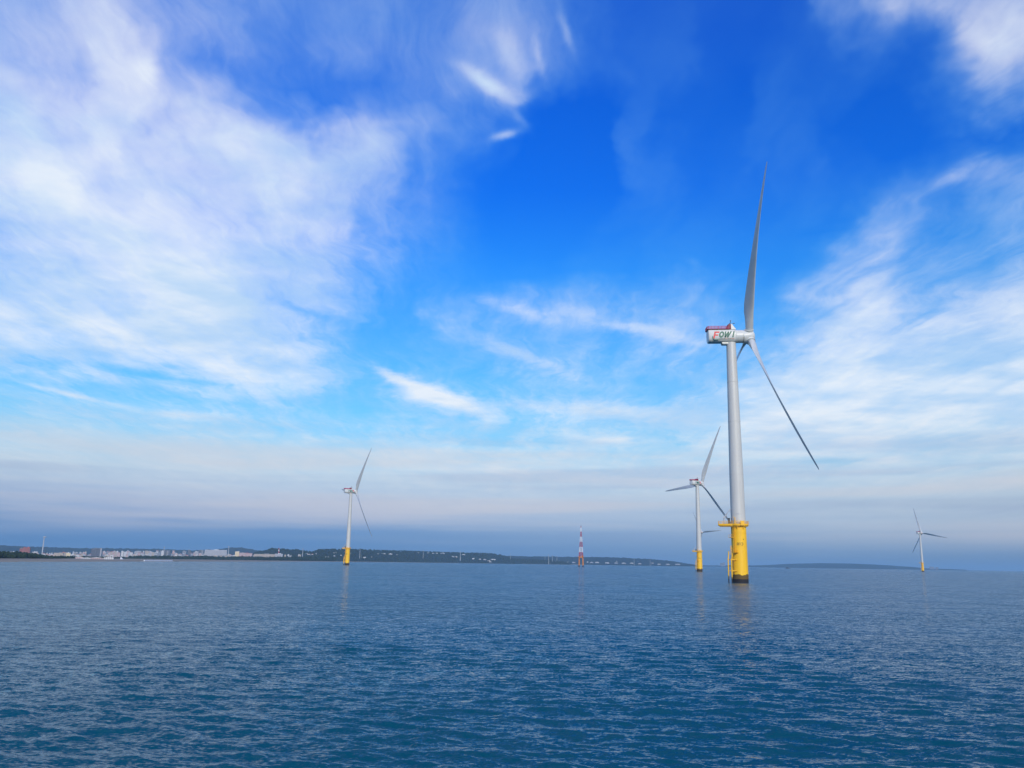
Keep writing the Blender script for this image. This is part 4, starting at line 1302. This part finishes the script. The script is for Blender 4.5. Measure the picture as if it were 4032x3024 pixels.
B('apartment_block', 'bright white block right behind the town turbine', 636.5, 645, 2169, 4700, 'white', None, 'roof_white')
B('terrace', 'long beige low row left in the town', 217, 246, 2177, 4000, 'beige')
B('terrace', 'beige row with a stepped roof continuing the long beige row', 246, 262, 2175.5, 4050, 'beige', None, 'roof_red')
B('office_block', 'yellowish sunlit block at the end of the beige row', 263, 276, 2177, 3950, 'cream', None, 'roof_white')
B('apartment_block', 'pair of white slim blocks seen as one, left of centre in the town', 479, 487, 2171, 4800, 'white', None, 'roof_white', 'tower')
G4 = 'white sheds by the shore in front of the town'
for lab, a, b_, y in (('white flat shed on the shore left of the long white wall', 242, 262, 2189.5), ('second white shed from the left behind the trees on the shore', 258, 279, 2193),
                      ('long thin white shed in front of the trees, left of the pinkish shed', 300, 324, 2194), ('long low white shed on the beach edge', 323, 362, 2199),
                      ('pinkish shed with white front on the beach edge', 362, 397, 2196.5), ('white shed right of the pinkish shed on the beach edge', 398, 421, 2199.5),
                      ('thin white shed among the trees above the beach', 415, 445, 2194.5)):
    B('shore_shed', lab, a, b_, y, 2300 if y > 2193.5 else 3300, 'pink' if 'pinkish' in lab else 'white', G4, 'roof_white', 'shed', cat='shed')

# crowd of the town: every house is its own thing
G5 = 'low houses crowding the coastal town'
zones = [(20, 60, 2172, 2178, 3000, 4, ['pale', 'white'], 'among the low houses left of the red-brown apartment blocks'),
         (118, 154, 2172, 2180, 3300, 6, ['pale', 'pink', 'grey'], 'between the red-brown blocks and the tallest land turbine'),
         (160, 212, 2178, 2186, 3400, 9, ['beige', 'pink', 'pale', 'grey'], 'between the tallest land turbine and the beige row'),
         (278, 358, 2171, 2188, 4300, 20, ['white', 'grey', 'pink', 'pale', 'beige', 'dark'], 'between the beige row and the dark grey tower cluster'),
         (402, 476, 2170, 2187, 4400, 18, ['white', 'grey', 'pink', 'pale', 'beige'], 'between the dark tower cluster and the white pair'),
         (488, 634, 2168, 2186, 4800, 34, ['white', 'pale', 'pink', 'grey', 'beige', 'pale'], 'between the white pair and the town turbine'),
         (672, 812, 2175, 2187, 4900, 22, ['white', 'grey', 'pale', 'pink'], 'among the tower blocks left of the big hall'),
         (815, 925, 2182, 2189, 4500, 14, ['pale', 'grey', 'white', 'beige'], 'in front of the big pale hall'),
         (990, 1110, 2183, 2190, 4600, 12, ['beige', 'pale', 'grey'], 'in front of the long beige row building'),
         (1112, 1190, 2180, 2189, 4700, 11, ['white', 'pale', 'beige', 'grey'], 'right of the striped chimney')]
rg = random.Random(31)
WORD = {'white': 'white', 'pale': 'pale grey', 'pink': 'pinkish', 'grey': 'grey', 'beige': 'beige', 'dark': 'dark'}
for (xa, xb, ya, yb, d0, n, cols, where) in zones:
    for i in range(n):
        w = rg.uniform(4.5, 13); x = xa + (xb - xa - w) * (i + rg.random()) / n
        f = rg.random(); y = ya + (yb - ya) * f; d = d0 * (1.25 - .3 * f) + rg.uniform(-60, 60)
        c = cols[(i + rg.randrange(2)) % len(cols)]
        tall = f < .35
        B('town_house', ('taller ' if tall else 'low ') + WORD[c] + ' house ' + where, x, x + w, y, d, c, G5,
          rg.choice(['roof_grey', 'roof_white', 'roof_white', 'roof_red', 'roof_grey']), 'block' if tall or rg.random() < .6 else 'shed', cat='house', seed=i)


def on_hill(name, px, py):
    zf, df, dep = HILL[name]
    for k in range(101):
        t = k / 100
        d = lerp_pts(df, px) + dep * t
        if zf(px, t) >= EYE + (horizon_y(px) - py) * d / F_PX: return d, zf(px, t)
    return d, zf(px, 1)


G6 = 'white houses on the wooded hill'
HH = [(20, 283, 22, 'white'), (45, 287, 30, 'red'), (85, 288, 34, 'red'), (125, 280, 12, 'white'), (330, 272, 38, 'pale'), (235, 315, 20, 'white'), (262, 318, 14, 'pale'),
      (322, 302, 16, 'pale'), (395, 299, 14, 'white'), (505, 276, 22, 'pale'), (650, 321, 30, 'white'), (730, 316, 12, 'pale'),
      (800, 282, 16, 'pale'), (855, 280, 44, 'white'), (932, 283, 40, 'white'), (1006, 291, 14, 'white'), (1237, 272, 16, 'pale'),
      (1345, 271, 22, 'pale'), (1395, 277, 30, 'pale'), (1438, 274, 18, 'white'), (1500, 276, 50, 'pale'), (1610, 311, 40, 'pale'),
      (1645, 315, 30, 'beige'), (1730, 291, 34, 'white'), (1835, 333, 24, 'white'), (1908, 338, 22, 'white'), (1960, 343, 30, 'pale'), (2050, 342, 50, 'white'),
      (2005, 357, 30, 'beige'), (2020, 368, 22, 'white')]
near = [(1200, 1262, 'well left of the leftmost offshore turbine'), (1262, 1350, 'just left of the leftmost offshore turbine'),
        (1350, 1470, 'right beside the leftmost offshore turbine'), (1470, 1640, 'left of its middle land turbine'),
        (1640, 1770, 'right of its middle land turbine'), (1770, 1850, 'beside the white block of flats'), (1850, 2000, 'low at its right end')]
for i, (u, v, w, c) in enumerate(HH):
    px = 1200 + u / 2.765; py = 2080 + v / 2.765; wpx = w / 2.765
    d, z = on_hill('wooded_hill', px, py + 2.2)
    where = [t for a, b_, t in near if a <= px < b_ or (a == 1850 and px >= 1850)][0]
    if u == 1730:
        B('apartment_block', 'white block of flats on the hill beside a land turbine', px - wpx / 2, px + wpx / 2, 2183, d, 'white', None, 'roof_white', zbase=z - 1)
        continue
    hcol = {'white': 'white', 'pale': 'pale grey', 'red': 'red-roofed', 'beige': 'beige'}[c]
    size = 'long' if w > 28 else 'small'
    B('hill_house', f'{size} {hcol} house on the hill, {where}', px - wpx / 2, px + wpx / 2, py - 2.0, d, 'white' if c == 'red' else c, G6,
      'roof_red' if c == 'red' else 'roof_white', 'shed' if i % 2 else 'block', zbase=z - 1, cat='house')

G7 = 'pale sheds on the hazy shore beside the mast'
for i, (u, v, w, c) in enumerate([(640, 549, 30, 'pale'), (742, 548, 16, 'white'), (820, 551, 40, 'pale'), (990, 545, 18, 'white'), (1040, 552, 40, 'pale'), (1110, 551, 44, 'white'),
                                  (1235, 557, 50, 'white'), (1352, 540, 14, 'grey'), (1345, 560, 40, 'pale'), (1440, 562, 50, 'pale'), (1540, 561, 40, 'white'),
                                  (1640, 567, 40, 'pale'), (1800, 560, 26, 'white'), (1880, 573, 40, 'pale'), (1990, 575, 50, 'pale'), (2110, 576, 60, 'pale')]):
    px = 2000 + u / 3.16; py = 2040 + v / 3.16; wpx = w / 3.16
    d, zg = on_hill('hazy_hill', px, py + 2.5)
    where = 'left of the lattice mast' if px < 2285 else ('left of the pair of land turbines' if px < 2490 else 'right of the pair of land turbines')
    size = 'long' if w >= 40 else 'small'
    tw = u == 1352
    B('harbour_shed', ('slim grey tower on the hazy shore right of the mast' if tw else f'{size} {"white" if c == "white" else "pale"} shed on the hazy shore {where}'),
      px - wpx / 2, px + wpx / 2, py - 1.2, d, c, G7, 'roof_red' if u == 1800 else 'roof_white', 'tower' if tw else 'shed', zbase=zg - 1, cat='tower' if tw else 'shed')
G8 = 'faint tower blocks on the far horizon'
for lab, a, b_, y in (('faint lower tower block on the horizon just left of the huge turbine base', 2836, 2846, 2217), ('faint taller tower block on the horizon just left of the huge turbine base', 2847, 2855, 2214.5),
                      ('faint wide block on the horizon right of the small right-hand turbine', 3662, 3676, 2231.5), ('faint narrow block on the horizon right of the small right-hand turbine', 3684, 3693, 2233.5)):
    B('distant_tower_block', lab, a, b_, y, 15000, 'grey', G8, 'roof_grey', 'tower', zbase=-2)

# striped chimney
pc = spot(1097, 2182, 5050); zt = spot(1097, 2157, 5050).z; z0 = land_z(1097, 5050)
ch = empty('striped_chimney', (pc.x, pc.y, z0)); H_ = zt - z0
for i in range(7):
    g = MB(); a, b_ = H_ * i / 7, H_ * (i + 1) / 7
    g.lathe([(a, 3.6 - i * .25), (b_, 3.35 - i * .25)], 20)
    g.obj('painted_band', MT['mast_red' if i % 2 == 0 else 'mast_white'], ch)
tag(ch, 'slim chimney striped red and white in front of the wooded hill', 'chimney')

# long white sea wall on the beach
g = MB(); p0 = spot(568, 2205, 1660); p1 = spot(678, 2205, 1800)
q = (p1 - p0); rt = Matrix.Rotation(math.atan2(q.y, q.x), 3, 'Z'); c = (p0 + p1) / 2
nseg = 9
for i in range(nseg):
    e = p0.lerp(p1, (i + .5) / nseg); g.box((e.x, e.y, 1.0), (q.length / nseg - .25, 1.6, 2.6), rt)
g.box((c.x, c.y, -.1), (q.length + 4, 5, 1.0), rt)
tag(g.obj('sea_wall', MT['mast_white'], None, False), 'long low white sea wall at the water below the town turbine', 'wall')

# white pointed tent by the shore
p = spot(479, 2199, 2450); k = 2450 / F_PX
te = empty('beach_tent', (p.x, p.y, land_z(479, 2450)))
g = MB(); hh = (2199 - 2191) * k
g.add([(-3.4, -2.5, .3), (4.0, -2.5, .3), (4.0, 2.5, .3), (-3.4, 2.5, .3), (-2.6, 0, hh + 1.2)], [(0, 1, 4), (1, 2, 4), (2, 3, 4), (3, 0, 4), (0, 3, 2, 1)])
g.obj('canopy', MT['roof_white'], te, False)
g = MB()
for x, y in ((-3.3, -2.4), (3.9, -2.4), (3.9, 2.4), (-3.3, 2.4)): g.tube((x, y, -.3), (x, y, .4), .1, n=6)
g.obj('tent_pegs', MT['grey_steel'], te)
tag(te, 'white pointed sail-like tent by the shore in front of the town', 'tent')

# dark boat on the right
p = spot(3102, 2238.3, 4560); bt = empty('fishing_boat', (p.x, p.y, 0), -.45)
g = MB(); prof = [(-11, 2.2, 2.6), (-8, 2.9, 2.4), (0, 3.1, 2.4), (6, 2.6, 3.0), (9.5, 1.2, 3.8), (11, .1, 4.3)]
g.rings([[(x, -w, t), (x, -w * .7, -.8), (x, w * .7, -.8), (x, w, t)] for x, w, t in prof])
g.obj('hull', MT['dark_steel'], bt, False)
g = MB(); g.box((-3.2, 0, 4.2), (7.5, 4.2, 3.6)); g.box((-2.0, 0, 6.6), (4.0, 3.4, 1.4))
g.obj('cabin', MT['dark_steel'], bt, False)
g = MB(); g.tube((3, 0, 2.5), (3, 0, 8.6), .14, n=6); g.tube((3, 0, 5), (8.5, 0, 4.6), .1, n=6)
g.obj('boat_mast', MT['dark_steel'], bt)
tag(bt, 'small dark boat on the water right of the huge turbine', 'boat')

# ------------------------------------------------------------------ haze
g = MB(); g.box((0, 0, 103.0), (98000, 98000, 212.0))
hz = bpy.data.materials.new('haze_air'); hz.use_nodes = True
t = hz.node_tree
for n in list(t.nodes):
    if n.type != 'OUTPUT_MATERIAL': t.nodes.remove(n)
pv = t.nodes.new('ShaderNodeVolumePrincipled')
pv.inputs['Color'].default_value = (0.38, 0.62, 0.81, 1); pv.inputs['Density'].default_value = 5.2e-5
pv.inputs['Anisotropy'].default_value = 0.0
out = [n for n in t.nodes if n.type == 'OUTPUT_MATERIAL'][0]
t.links.new(pv.outputs[0], out.inputs['Volume'])
tag(g.obj('haze', hz, None, False), 'pale blue air over the sea', None, None, 'stuff')
